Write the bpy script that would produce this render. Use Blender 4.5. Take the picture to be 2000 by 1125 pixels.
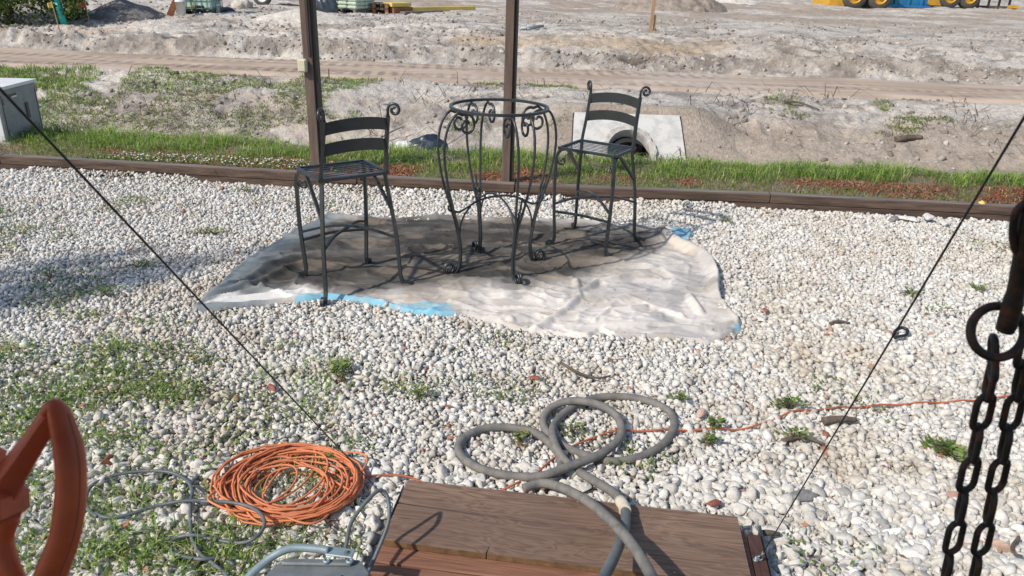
import bpy, math, random
import numpy as np
from mathutils import Vector, Matrix
for o in list(bpy.data.objects): bpy.data.objects.remove(o)
S = bpy.context.scene
COL = S.collection
RNG = np.random.default_rng(7)
random.seed(7)

# ------------------------------------------------------------------ camera
F = 1480.0; PIT = math.radians(22.5); ROL = math.radians(1.9); CH = 1.78
fwd = np.array([0, math.cos(PIT), -math.sin(PIT)])
_r0 = np.array([1.0, 0, 0]); _u0 = np.cross(_r0, fwd)
rgt = math.cos(ROL)*_r0 + math.sin(ROL)*_u0
upv = -math.sin(ROL)*_r0 + math.cos(ROL)*_u0
cam = bpy.data.cameras.new('camera'); co = bpy.data.objects.new('camera', cam); COL.objects.link(co)
M = Matrix.Identity(4)
for i in range(3):
    M[i][0] = rgt[i]; M[i][1] = upv[i]; M[i][2] = -fwd[i]
M[2][3] = CH
co.matrix_world = M
cam.sensor_width = 36; cam.lens = F/2000*36; cam.clip_start = 0.05; cam.clip_end = 2000
cam.dof.use_dof = True; cam.dof.focus_distance = 4.2; cam.dof.aperture_fstop = 13
S.camera = co

def at(px, py, z=0.0):
    d = (px-1000)/F*rgt - (py-562.5)/F*upv + fwd
    t = (z-CH)/d[2]
    return np.array([0, 0, CH]) + d*t
def dep(px, py, t):
    d = (px-1000)/F*rgt - (py-562.5)/F*upv + fwd
    return np.array([0, 0, CH]) + d*t

# ------------------------------------------------------------------ light
SAZ = math.radians(37); SEL = math.radians(41)
sd = Vector((math.cos(SAZ)*math.cos(SEL), math.sin(SAZ)*math.cos(SEL), -math.sin(SEL)))
sl = bpy.data.lights.new('sun', 'SUN'); so = bpy.data.objects.new('sun', sl); COL.objects.link(so)
sl.energy = 4.0; sl.angle = math.radians(1.0); sl.color = (1.0, 0.93, 0.84)
so.rotation_euler = sd.to_track_quat('-Z', 'Y').to_euler(); so.location = (-8, -6, 9)
W = bpy.data.worlds.new('World'); S.world = W; W.use_nodes = True
nt = W.node_tree; nt.nodes.clear()
sky = nt.nodes.new('ShaderNodeTexSky'); sky.sky_type = 'NISHITA'; sky.sun_disc = False
sky.sun_elevation = SEL; sky.sun_rotation = math.atan2(-sd.x, -sd.y) % (2*math.pi)
bg = nt.nodes.new('ShaderNodeBackground'); bg.inputs[1].default_value = 0.15
wo = nt.nodes.new('ShaderNodeOutputWorld')
nt.links.new(sky.outputs[0], bg.inputs[0]); nt.links.new(bg.outputs[0], wo.inputs[0])
S.view_settings.view_transform = 'Standard'; S.view_settings.look = 'None'
S.view_settings.gamma = 1; S.view_settings.exposure = 0.05; S.view_settings.use_curve_mapping = False
S.render.engine = 'CYCLES'

# ------------------------------------------------------------------ noise
def _h(seed): return np.random.default_rng(seed).random((256, 256))
_T = {}
def vnoise(x, y, seed=0):
    if seed not in _T: _T[seed] = _h(seed)
    T = _T[seed]
    xi = np.floor(x).astype(int); yi = np.floor(y).astype(int)
    fx = x-xi; fy = y-yi; fx = fx*fx*(3-2*fx); fy = fy*fy*(3-2*fy)
    a = T[xi % 256, yi % 256]; b = T[(xi+1) % 256, yi % 256]
    c = T[xi % 256, (yi+1) % 256]; d = T[(xi+1) % 256, (yi+1) % 256]
    return (a*(1-fx)+b*fx)*(1-fy)+(c*(1-fx)+d*fx)*fy
def fbm(x, y, s=1.0, o=4, seed=0, gain=0.5):
    x = np.asarray(x, float)/s; y = np.asarray(y, float)/s
    r = 0; a = 1; t = 0
    for i in range(o):
        r = r + a*vnoise(x*2**i+17.3*i, y*2**i-9.1*i, seed+i); t += a; a *= gain
    return r/t
def sstep(a, b, x):
    t = np.clip((x-a)/(b-a), 0, 1); return t*t*(3-2*t)

# ------------------------------------------------------------------ mesh helpers
def mesh_np(name, v, loops, tot, mat=None, smooth=False, col=None):
    me = bpy.data.meshes.new(name)
    v = np.ascontiguousarray(v, dtype=np.float32); loops = np.ascontiguousarray(loops, dtype=np.int32).ravel()
    n = len(loops)//tot
    me.vertices.add(len(v)); me.vertices.foreach_set('co', v.ravel())
    me.loops.add(len(loops)); me.loops.foreach_set('vertex_index', loops)
    me.polygons.add(n); me.polygons.foreach_set('loop_start', np.arange(n, dtype=np.int32)*tot)
    me.polygons.foreach_set('loop_total', np.full(n, tot, dtype=np.int32))
    if smooth: me.polygons.foreach_set('use_smooth', np.ones(n, dtype=bool))
    if col is not None:
        a = me.color_attributes.new('alb', 'FLOAT_COLOR', 'POINT')
        c = np.ones((len(v), 4), dtype=np.float32); c[:, :3] = col
        a.data.foreach_set('color', c.ravel())
    me.update(); me.validate()
    if mat: me.materials.append(mat)
    return me
def link(name, me, parent=None):
    o = bpy.data.objects.new(name, me); COL.objects.link(o)
    if parent is not None: o.parent = parent
    return o
def tag(o, label=None, cat=None, group=None, kind=None):
    if label: o['label'] = label
    if cat: o['category'] = cat
    if group: o['group'] = group
    if kind: o['kind'] = kind
    return o
def empty(name, loc=(0, 0, 0), rz=0.0):
    o = bpy.data.objects.new(name, None); COL.objects.link(o); o.empty_display_size = .1
    o.location = loc; o.rotation_euler = (0, 0, rz); return o
def copy_tree(o, parent=None):
    c = o.copy(); COL.objects.link(c)
    if parent is not None: c.parent = parent
    for ch in [k for k in bpy.data.objects if k.parent == o]: copy_tree(ch, c)
    return c

class MB:
    def __init__(s): s.v = []; s.f = []
    def add(s, v, f):
        n = len(s.v); s.v += [tuple(p) for p in v]; s.f += [tuple(i+n for i in q) for q in f]; return s
    def box(s, c, d, rz=0.0, tilt=None, bev=0.0):
        x, y, z = [k/2 for k in d]
        if bev > 0:
            b = bev; pts = []
            prof = [(-x+b, -y), (x-b, -y), (x, -y+b), (x, y-b), (x-b, y), (-x+b, y), (-x, y-b), (-x, -y+b)]
            inn = [(px*(1-b/max(x, 1e-6)), py*(1-b/max(y, 1e-6))) for px, py in prof]
            v = [(a, q, -z) for a, q in inn]+[(a, q, -z+b) for a, q in prof]+[(a, q, z-b) for a, q in prof]+[(a, q, z) for a, q in inn]
            f = [tuple(range(7, -1, -1)), tuple(range(24, 32))]
            for k in range(3):
                for i in range(8): f.append((k*8+i, k*8+(i+1) % 8, k*8+8+(i+1) % 8, k*8+8+i))
        else:
            v = [(sx*x, sy*y, sz*z) for sz in (-1, 1) for sx, sy in ((-1, -1), (1, -1), (1, 1), (-1, 1))]
            f = [(3, 2, 1, 0), (4, 5, 6, 7), (0, 1, 5, 4), (1, 2, 6, 5), (2, 3, 7, 6), (3, 0, 4, 7)]
        R = Matrix.Rotation(rz, 3, 'Z')
        if tilt is not None: R = R @ tilt
        v = [R @ Vector(p)+Vector(c) for p in v]
        return s.add(v, f)
    def tube(s, pts, r, n=8, closed=False, prof=None, capped=True):
        pts = [Vector(p) for p in pts]; N = len(pts)
        T = []
        for i in range(N):
            a = pts[(i-1) % N] if (closed or i > 0) else pts[i]
            b = pts[(i+1) % N] if (closed or i < N-1) else pts[i]
            t = (b-a); T.append(t.normalized() if t.length > 1e-9 else Vector((0, 0, 1)))
        up = Vector((0, 0, 1)) if abs(T[0].z) < .9 else Vector((1, 0, 0))
        if prof is not None and hasattr(s, 'upv'): up = s.upv
        nx = T[0].cross(up).normalized()
        vs = []
        for i in range(N):
            if i:
                nx = (nx - T[i]*nx.dot(T[i])).normalized()
            ny = T[i].cross(nx)
            rr = r[i] if hasattr(r, '__len__') else r
            if prof is None:
                for k in range(n):
                    a = 2*math.pi*k/n; vs.append(pts[i]+nx*(math.cos(a)*rr)+ny*(math.sin(a)*rr))
            else:
                for (a, b) in prof: vs.append(pts[i]+nx*(a*rr)+ny*(b*rr))
        m = n if prof is None else len(prof)
        f = []
        for i in range(N if closed else N-1):
            j = (i+1) % N
            for k in range(m): f.append((i*m+k, i*m+(k+1) % m, j*m+(k+1) % m, j*m+k))
        if not closed and capped:
            f.append(tuple(range(m-1, -1, -1))); f.append(tuple((N-1)*m+k for k in range(m)))
        return s.add(vs, f)
    def lathe(s, c, prof, n=24, axis=None, cap=True):
        R = Matrix.Identity(3) if axis is None else Vector((0, 0, 1)).rotation_difference(Vector(axis)).to_matrix()
        v = []
        for r, z in prof:
            for k in range(n):
                a = 2*math.pi*k/n; v.append(R @ Vector((r*math.cos(a), r*math.sin(a), z))+Vector(c))
        f = []
        for i in range(len(prof)-1):
            for k in range(n): f.append((i*n+k, i*n+(k+1) % n, (i+1)*n+(k+1) % n, (i+1)*n+k))
        if cap:
            f.append(tuple(range(n-1, -1, -1))); f.append(tuple((len(prof)-1)*n+k for k in range(n)))
        return s.add(v, f)
    def prism(s, poly, z0, z1):
        n = len(poly)
        v = [(x, y, z0) for x, y in poly]+[(x, y, z1) for x, y in poly]
        f = [tuple(range(n-1, -1, -1)), tuple(range(n, 2*n))]+[(i, (i+1) % n, n+(i+1) % n, n+i) for i in range(n)]
        return s.add(v, f)
    def build(s, name, mat, parent=None, smooth=False):
        me = bpy.data.meshes.new(name); me.from_pydata(s.v, [], s.f); me.update()
        if smooth:
            me.polygons.foreach_set('use_smooth', [len(p.vertices) == 4 for p in me.polygons])
        me.materials.append(mat)
        return link(name, me, parent)

def crom(pts, k=8, closed=False):
    P = [np.array(p, float) for p in pts]; n = len(P); out = []
    R = range(n) if closed else range(n-1)
    for i in R:
        p0 = P[(i-1) % n] if (closed or i > 0) else 2*P[0]-P[1]
        p1 = P[i]; p2 = P[(i+1) % n]
        p3 = P[(i+2) % n] if (closed or i < n-2) else 2*P[-1]-P[-2]
        for j in range(k):
            t = j/k
            out.append(.5*((2*p1)+(-p0+p2)*t+(2*p0-5*p1+4*p2-p3)*t*t+(-p0+3*p1-3*p2+p3)*t**3))
    if not closed: out.append(P[-1])
    return out

# ------------------------------------------------------------------ materials
def mat(name, col, rough=.8, metal=0.0, var=0.0, vscale=8, col2=None, bump=0.0, bscale=40, attr=None,
        island=None, stretch=(1, 1, 1), spec=.5, vpos=(.35, .65), detail=6, dist=.01, trans=0, attrmix=None):
    m = bpy.data.materials.new(name); m.use_nodes = True
    N = m.node_tree.nodes; L = m.node_tree.links
    b = N['Principled BSDF']
    b.inputs['Roughness'].default_value = rough; b.inputs['Metallic'].default_value = metal
    b.inputs['Specular IOR Level'].default_value = spec
    tc = N.new('ShaderNodeTexCoord'); mp = N.new('ShaderNodeMapping'); mp.inputs['Scale'].default_value = stretch
    L.new(tc.outputs['Object'], mp.inputs[0])
    cur = None
    if attr:
        a = N.new('ShaderNodeAttribute'); a.attribute_name = attr; cur = a.outputs['Color']
    elif island:
        g = N.new('ShaderNodeNewGeometry'); r = N.new('ShaderNodeValToRGB')
        r.color_ramp.interpolation = 'LINEAR'
        el = r.color_ramp.elements
        while len(el) > 1: el.remove(el[-1])
        el[0].position = island[0][0]; el[0].color = (*island[0][1], 1)
        for p, c in island[1:]:
            e = el.new(p); e.color = (*c, 1)
        L.new(g.outputs['Random Per Island'], r.inputs[0]); cur = r.outputs[0]
    if col2 is not None or var > 0:
        n = N.new('ShaderNodeTexNoise'); n.inputs['Scale'].default_value = vscale; n.inputs['Detail'].default_value = detail
        n.inputs['Roughness'].default_value = .6
        L.new(mp.outputs[0], n.inputs['Vector'])
        r = N.new('ShaderNodeValToRGB'); r.color_ramp.elements[0].position = vpos[0]; r.color_ramp.elements[1].position = vpos[1]
        L.new(n.outputs[0], r.inputs[0])
        if cur is None:
            c2 = col2 if col2 is not None else tuple(c*(1-var) for c in col)
            r.color_ramp.elements[0].color = (*c2, 1); r.color_ramp.elements[1].color = (*col, 1); cur = r.outputs[0]
        else:
            r.color_ramp.elements[0].color = (1-var, 1-var, 1-var, 1); r.color_ramp.elements[1].color = (1, 1, 1, 1)
            x = N.new('ShaderNodeMix'); x.data_type = 'RGBA'; x.blend_type = 'MULTIPLY'; x.inputs[0].default_value = 1
            L.new(cur, x.inputs[6]); L.new(r.outputs[0], x.inputs[7]); cur = x.outputs[2]
    if cur is None: b.inputs['Base Color'].default_value = (*col, 1)
    else: L.new(cur, b.inputs['Base Color'])
    if bump > 0:
        n = N.new('ShaderNodeTexNoise'); n.inputs['Scale'].default_value = bscale; n.inputs['Detail'].default_value = 8
        n.inputs['Roughness'].default_value = .65
        L.new(mp.outputs[0], n.inputs['Vector'])
        bp = N.new('ShaderNodeBump'); bp.inputs['Strength'].default_value = bump; bp.inputs['Distance'].default_value = dist
        L.new(n.outputs[0], bp.inputs['Height']); L.new(bp.outputs[0], b.inputs['Normal'])
    if trans:
        b.inputs['Subsurface Weight'].default_value = 0
        t = N.new('ShaderNodeBsdfTranslucent'); mx = N.new('ShaderNodeMixShader'); mx.inputs[0].default_value = trans
        if cur is not None: L.new(cur, t.inputs[0])
        else: t.inputs[0].default_value = (*col, 1)
        o = N['Material Output']; L.new(b.outputs[0], mx.inputs[1]); L.new(t.outputs[0], mx.inputs[2]); L.new(mx.outputs[0], o.inputs[0])
    return m

ISL = [(0, (.42, .40, .37)), (.04, (.55, .53, .485)), (.15, (.64, .615, .565)), (.5, (.69, .665, .61)), (.8, (.76, .735, .68)),
       (.984, (.82, .80, .745)), (.988, (.60, .52, .45)), (.994, (.54, .42, .34)), (.998, (.42, .20, .14)), (1, (.34, .12, .08))]
m_stone = mat('limestone_gravel', (0, 0, 0), rough=.92, island=ISL, var=.22, vscale=70, bump=.7, bscale=110, dist=.004, spec=.2)
def tint(m, sc, colr, lo, hi, st=(1, 1, 1)):
    N = m.node_tree.nodes; L = m.node_tree.links; b = N['Principled BSDF']; src = b.inputs['Base Color'].links[0].from_socket
    tc = N.new('ShaderNodeTexCoord'); mp = N.new('ShaderNodeMapping'); mp.inputs['Scale'].default_value = st; L.new(tc.outputs['Object'], mp.inputs[0])
    n = N.new('ShaderNodeTexNoise'); n.inputs['Scale'].default_value = sc; n.inputs['Detail'].default_value = 5; L.new(mp.outputs[0], n.inputs[0])
    r = N.new('ShaderNodeValToRGB'); r.color_ramp.elements[0].position = lo; r.color_ramp.elements[1].position = hi
    r.color_ramp.elements[0].color = (1, 1, 1, 1); r.color_ramp.elements[1].color = (*colr, 1); L.new(n.outputs[0], r.inputs[0])
    x = N.new('ShaderNodeMix'); x.data_type = 'RGBA'; x.blend_type = 'MULTIPLY'; x.inputs[0].default_value = 1
    L.new(src, x.inputs[6]); L.new(r.outputs[0], x.inputs[7]); L.new(x.outputs[2], b.inputs['Base Color'])
tint(m_stone, .9, (.90, .85, .78), .48, .72); tint(m_stone, 5, (.84, .80, .74), .50, .68)
m_bed = mat('gravel_fines', (.34, .31, .27), rough=.95, col2=(.2, .18, .15), vscale=30, bump=1, bscale=80)
m_ground = mat('sandy_soil', (.4, .35, .3), rough=.97, attr='alb', var=.26, vscale=18, bump=1, bscale=26, dist=.035, spec=.15, detail=10)
m_road = mat('packed_dirt', (.4, .33, .27), rough=.97, attr='alb', var=.16, vscale=5, stretch=(.35, 3, 1), bump=.5, bscale=12, dist=.02, spec=.15)
m_clod = mat('dry_clods', (0, 0, 0), rough=.97, island=[(0, (.20, .17, .14)), (.4, (.33, .285, .24)), (.8, (.46, .41, .35)), (1, (.58, .53, .46))], var=.3, vscale=30, bump=.6, bscale=40, spec=.15)
GR = [(0, (.09, .17, .02)), (.3, (.18, .31, .04)), (.6, (.29, .45, .07)), (.80, (.41, .53, .13)), (.87, (.48, .45, .22)), (1, (.54, .45, .30))]
m_grass = mat('grass', (0, 0, 0), rough=.55, island=GR, spec=.3, trans=.35)
m_weed = mat('weed_leaves', (0, 0, 0), rough=.6, island=[(0, (.07, .13, .025)), (.45, (.14, .23, .05)), (.75, (.25, .33, .09)), (.88, (.36, .36, .14)), (1, (.40, .28, .14))], spec=.3, trans=.3)
m_drygrass = mat('dry_grass', (0, 0, 0), rough=.8, island=[(0, (.09, .11, .03)), (.45, (.20, .20, .07)), (.8, (.34, .29, .15)), (1, (.42, .35, .22))], spec=.2, trans=.25)
m_mulch = mat('red_mulch', (0, 0, 0), rough=.9, island=[(0, (.14, .04, .02)), (.5, (.30, .085, .045)), (.85, (.42, .17, .10)), (1, (.5, .34, .22))], spec=.2)
m_twig = mat('dry_twigs', (.16, .12, .09), rough=.9, var=.5, vscale=20)
m_iron = mat('black_wrought_iron', (.027, .031, .035), rough=.36, metal=0.0, var=.3, vscale=15, bump=.15, bscale=120, spec=.6, dist=.002)
m_timber = mat('weathered_brown_timber', (.155, .105, .078), rough=.85, col2=(.065, .046, .037), vscale=6, stretch=(.35, 6, 6), bump=.6, bscale=14, spec=.2)
m_timbertop = mat('grey_weathered_timber', (.24, .215, .195), rough=.9, col2=(.11, .095, .085), vscale=8, stretch=(.3, 5, 5), bump=.6, bscale=14, spec=.2)
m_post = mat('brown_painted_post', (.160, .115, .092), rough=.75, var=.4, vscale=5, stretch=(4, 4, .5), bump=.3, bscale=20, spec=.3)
m_postd = mat('post_flank_shade_and_strip', (.055, .042, .037), rough=.6, var=.3, vscale=5, stretch=(4, 4, .5), spec=.3)  # darker post brown: painted flank shade, also used for the cable strip
m_beige = mat('beige_plastic', (.62, .56, .40), rough=.5, var=.15, vscale=10)
m_conc = mat('cast_concrete', (.56, .545, .51), rough=.9, var=.3, vscale=7, bump=.25, bscale=60, dist=.004, spec=.2, vpos=(.3, .55))
m_concr = mat('rough_concrete', (.55, .52, .47), rough=.95, var=.35, vscale=14, bump=1, bscale=25, dist=.02, spec=.2)
m_dark = mat('dark_interior', (.02, .018, .016), rough=.9)
m_steelbox = mat('shaded_cabinet_grey', (.31, .305, .295), rough=.6, var=.22, vscale=9, bump=.5, bscale=130, dist=.002)  # grey lowered so the side's shade is in the colour
m_blue = mat('pale_blue_cloth', (.20, .50, .66), rough=.9, var=.2, vscale=8)
m_cord = mat('orange_cord', (.68, .225, .095), rough=.6, var=.22, vscale=14, bump=.15, bscale=60, dist=.002)
m_cordold = mat('dusty_orange_cord', (.52, .15, .07), rough=.7, var=.3, vscale=10)
m_grey = mat('grey_rubber_cable', (.13, .15, .155), rough=.5, var=.35, vscale=10)
m_cable = mat('steel_cable', (.03, .027, .027), rough=.5, metal=.3, var=.3, vscale=60)
m_cablel = mat('galvanised_cable', (.10, .095, .09), rough=.5, metal=.4, var=.3, vscale=60)
m_chain = mat('rusty_black_chain', (.016, .012, .011), rough=.62, col2=(.075, .026, .015), vscale=50, bump=.5, bscale=150, dist=.002, vpos=(.35, .5))
m_alu = mat('dull_cast_aluminium', (.20, .22, .225), rough=.5, metal=.15, var=.3, vscale=18, bump=.2, bscale=80, dist=.002)
m_alul = mat('pale_galvanised_tube', (.30, .375, .40), rough=.42, metal=.25, var=.25, vscale=18, bump=.15, bscale=60, dist=.002)
m_orange = mat('orange_plastic', (.60, .115, .038), rough=.45, col2=(.38, .065, .025), vscale=16, bump=.15, bscale=90, dist=.002, spec=.35)
m_white = mat('white_plastic', (.75, .75, .72), rough=.5, var=.1, vscale=6)
m_black = mat('black_plastic', (.018, .02, .024), rough=.4, var=.3, vscale=12)
m_blk2 = mat('blue_grey_plastic_sheet', (.05, .065, .085), rough=.32, col2=(.02, .025, .035), vscale=8)
m_teal = mat('teal_pvc', (.03, .42, .36), rough=.4)
m_yel = mat('machine_yellow', (.62, .33, .03), rough=.5, var=.25, vscale=5)
m_yel2 = mat('yellow_lumber', (.70, .52, .12), rough=.7, var=.2, vscale=5, stretch=(.3, 4, 4))
m_bluep = mat('blue_dumpster_paint', (.02, .13, .38), rough=.45, col2=(.02, .24, .34), vscale=1.2)
m_tyre = mat('dusty_tyre', (.10, .095, .085), rough=.9, var=.3, vscale=14)
m_red = mat('red_paint', (.38, .03, .03), rough=.5)
m_pallet = mat('orange_brown_pallet', (.32, .13, .06), rough=.85, var=.35, vscale=9)
m_bag = mat('pale_green_sacks', (.50, .58, .46), rough=.75, var=.18, vscale=6, bump=.4, bscale=10)
m_bag2 = mat('grey_green_sacks', (.30, .36, .34), rough=.75, var=.18, vscale=6, bump=.4, bscale=10)
m_tank = mat('translucent_green_tank', (.50, .66, .56), rough=.4, var=.12, vscale=3)
m_cage = mat('green_grey_cage', (.12, .22, .19), rough=.5, metal=.4)
m_oflag = mat('orange_flag', (.72, .13, .08), rough=.7)
m_wood = mat('pale_stake_wood', (.42, .27, .16), rough=.85, var=.3, vscale=9, stretch=(4, 4, .6))
m_bark = mat('bark', (.13, .10, .075), rough=.95, var=.5, vscale=14, bump=.7, bscale=30)
m_leafb = mat('bush_leaves', (0, 0, 0), rough=.6, island=[(0, (.04, .09, .02)), (.5, (.10, .18, .04)), (.85, (.24, .28, .08)), (1, (.34, .30, .12))], spec=.3, trans=.3)

# ------------------------------------------------------------------ terrain
TX = [-9, -4.63, -1.62, 0, 2.15, 4.2, 9]; TY = [6.98, 6.66, 6.38, 6.25, 6.20, 6.06, 5.72]
def ty(x): return np.interp(x, TX, TY)
PY = [0, .05, .12, 1.25, 2.2, 3.1, 3.8, 4.8, 5.6, 5.9, 6.2, 8.3, 8.75, 10.2, 11.8, 17.8, 60, 200]
PZ = [0, 0, .09, .07, -.26, -.44, -.44, -.04, .10, .15, .16, .17, .24, .50, .66, .72, .80, 1.2]
def gz(x, y, rough=True):
    x = np.asarray(x, float); y = np.asarray(y, float)
    off = ty(x); t = y - np.where(y < 9, off, 6.25+(off-6.25)*np.clip((16-y)/7, 0, 1))
    z = np.interp(t, PY, PZ)
    # ditch a little shallower / further on the left, fuller bank right
    z = z + .10*sstep(3.6, 5.2, t)*(1-sstep(5.4, 6.0, t))*(fbm(x, y, 1.4, 3, 40)-.5)*2
    if rough:
        a = np.interp(t, [.1, 1.3, 2.5, 3.6, 4.3, 5.6, 6.1, 8.2, 8.45, 8.9, 10.5, 12, 15, 40, 150], [.01, .02, .06, .05, .09, .09, .015, .015, .10, .16, .19, .13, .09, .25, .5])
        bil = np.abs(fbm(x, y*1.5, .75, 5, 3, .58)-.5)*2
        z = z + a*((fbm(x, y, 1.7, 3, 9)-.5)*1.5 + (.28-bil)*.9)
        hf = 1-np.abs(2*fbm(x, y*1.2, .32, 4, 15, .6)-1)
        z = z + np.interp(t, [2.2, 3.6, 4.3, 5.6, 6.1, 8.2, 8.45, 11, 14, 30], [.02, .03, .10, .09, 0, 0, .13, .10, .05, .04])*(hf-.75)
        # spoil berm along the far side of the road
        z = z + .26*np.exp(-((t-8.85)/.24)**2)*(.1+fbm(x, y, .45, 4, 21))
        z = z + .14*np.exp(-((t-5.75)/.16)**2)*np.clip(fbm(x, y, .8, 4, 25)-.42, 0, 1)*2
        pl_ = -.415+np.clip(y-10.06, -1, .62)*.893
        wq = (1-sstep(.95, 1.6, np.abs(x-1.50)))*(1-sstep(10.75, 11.7, y))
        z = z + wq*np.clip(pl_-z, 0, None)
        # burrow holes in the berm face
        for hx, hy, hr in BUR: z = z - .42*np.exp(-(((x-hx)/hr)**2+((y-hy)/(hr*.8))**2)**2)
    return z
BUR = []
def march(px, py):
    d = (px-1000)/F*rgt - (py-562.5)/F*upv + fwd
    ts = np.linspace(8, 40, 8000); Q = np.array([0, 0, CH])+d*ts[:, None]
    return Q[int(np.argmax(Q[:, 2] < gz(Q[:, 0], Q[:, 1])))]
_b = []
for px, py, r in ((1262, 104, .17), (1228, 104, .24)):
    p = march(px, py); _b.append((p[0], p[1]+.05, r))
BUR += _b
HW = (1.50, 10.06, 10.67, .76)    # headwall: centre x, front y, back y, half width
def ground():
    ys = np.concatenate([np.linspace(.5, 6, 24)[:-1], np.arange(6, 9, .05), np.arange(9, 18, .04), np.arange(18, 45, .11), np.geomspace(45, 600, 40)])
    us = np.linspace(-1, 1, 820)
    Y, U = np.meshgrid(ys, us, indexing='ij')
    X = U*(Y*.82+2.6)
    Z = gz(X, Y)
    Z = np.where(Y < ty(X)+.02, -.03, Z)
    inroad = (Y-ty(X)*0)
    Z = Z - .035*(1-sstep(0, .25, np.abs(roadt(X, Y))-1.02))
    # pocket behind the culvert headwall
    pk = sstep(HW[1]-.02, HW[1]+.04, Y)*(1-sstep(HW[2]-.10, HW[2]-.02, Y))*(1-sstep(HW[3]-.30, HW[3]-.16, np.abs(X-HW[0])))
    Z = Z*(1-pk)+pk*(-.75)
    sand = np.array([.64, .58, .505]); brown = np.array([.42, .34, .265]); dk = np.array([.22, .19, .165]); och = np.array([.50, .36, .22]); grey = np.array([.47, .445, .415])
    n1 = fbm(X, Y*1.6, 2.2, 5, 50); n2 = fbm(X, Y*2.2, .6, 5, 60); n3 = fbm(X, Y*3, 1.1, 5, 70)
    c = sand[None, None]*np.ones(X.shape+(1,))
    def mix(c, k, w): return c*(1-w[..., None])+np.array(k)*w[..., None]
    c = mix(c, (.70, .64, .56), sstep(1, -2, X)*.8); c = mix(c, brown, sstep(.50, .66, n1)*.6)
    c = mix(c, grey, sstep(.50, .66, n3)*.6)
    t = Y-6.25
    c = mix(c, dk, sstep(.53, .66, n2)*.7*np.interp(t, [1, 3, 4, 8, 12, 20], [.8, .6, .9, 1, 1, .5]))
    c = mix(c, dk*1.15, np.exp(-((t-8.75)/.36)**2)*.8*sstep(.3, .55, n2+.1))
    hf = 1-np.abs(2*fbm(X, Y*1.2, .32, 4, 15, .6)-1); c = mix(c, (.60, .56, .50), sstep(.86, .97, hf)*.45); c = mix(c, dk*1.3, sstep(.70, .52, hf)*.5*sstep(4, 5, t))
    c = mix(c, och, sstep(.5, .62, fbm(X, Y*2, 3.0, 4, 90))*.55*np.exp(-((t-9.9)/.9)**2))
    c = mix(c, brown*.95, .8*sstep(14, 19, t)*(1-sstep(30, 40, t))*sstep(.35, .55, n1))
    c = mix(c, brown*.8, (1-sstep(.9, 1.6, t))*.9)
    c = mix(c, brown*.95, sstep(-1, 1.2, X)*sstep(2.9, 3.6, t)*(1-sstep(4.4, 5.0, t))*.75)
    c = mix(c, (.56, .53, .48), sstep(5.0, 5.4, t)*(1-sstep(5.6, 5.9, t))*sstep(.4, .55, n1)*.7)
    for hx, hy, hr in BUR: c = mix(c, (.085, .055, .04), np.exp(-(((X-hx)/(hr*1.15))**2+((Y-hy)/(hr*1.1))**2)**2)*.92)  # dark brown painted over the holes for the shade inside them
    n, m = X.shape
    v = np.stack([X, Y, Z], -1).reshape(-1, 3)
    i = np.arange(n*m).reshape(n, m)
    q = np.stack([i[:-1, :-1], i[:-1, 1:], i[1:, 1:], i[1:, :-1]], -1).reshape(-1, 4)
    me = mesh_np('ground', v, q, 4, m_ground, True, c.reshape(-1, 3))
    return tag(link('ground', me), kind='structure')
RC = lambda X: 13.50+(-.03)*X     # centre line of the dirt road
def roadt(X, Y): return Y-RC(X)
def road():
    xs = np.concatenate([np.geomspace(60, 14, 60)[:-1]*-1, np.linspace(-14, 14, 900), np.geomspace(14, 60, 60)[1:]])
    ss = np.linspace(-1.2, 1.2, 90)
    X, Sx = np.meshgrid(xs, ss, indexing='ij')
    wob = (fbm(X, Sx*0, 2.5, 3, 30)-.5)*.35
    Y = RC(X)+Sx+wob*np.abs(Sx)
    edge = sstep(1.0, 1.2, np.abs(Sx))
    Z = .195 + (fbm(X, Sx*6, 1.6, 4, 31)-.5)*.035 - edge*.10
    for c0, w in ((-.75, .16), (-.35, .13), (.42, .15), (.82, .14)):
        cc = c0+.10*np.sin(X*.35+c0*4)
        g = np.exp(-((Sx-cc)/w)**2)
        Z = Z - g*.016*(1+.35*np.sign(np.sin(X*30)))*sstep(.42, .5, fbm(X, Sx*0, 3, 2, 33+int(c0*10)))
    n2 = fbm(X, Sx*7, 1.8, 5, 77); n3 = fbm(X, Sx, 3.2, 3, 78)
    a = np.array([.50, .40, .315]); b = np.array([.40, .31, .24]); w = np.array([.50, .44, .375])
    c = a*(1-sstep(.45, .65, n2)[..., None])+b*sstep(.45, .65, n2)[..., None]
    k = (sstep(.5, .7, n3)*.6*sstep(-4, 4, X))[..., None]; c = c*(1-k)+w*k
    for c0, w in ((-.75, .13), (-.35, .10), (.15, .09), (.42, .12), (.82, .11)):
        cc = c0+.10*np.sin(X*.35+c0*4); g = np.exp(-((Sx-cc)/w)**2)*sstep(.35, .5, fbm(X, Sx*0, 3, 2, 133+int(c0*10)))
        c = c*(1-.34*g*(.55+.45*np.sign(np.sin(X*26+3*c0))))[..., None]
    n, m = X.shape; i = np.arange(n*m).reshape(n, m)
    q = np.stack([i[:-1, :-1], i[1:, :-1], i[1:, 1:], i[:-1, 1:]], -1).reshape(-1, 4)
    me = mesh_np('dirt_road', np.stack([X, Y, Z], -1).reshape(-1, 3), q, 4, m_road, True, c.reshape(-1, 3))
    return tag(link('dirt_road', me), kind='structure')
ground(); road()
def H(x, y): return float(gz(x, y))
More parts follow.
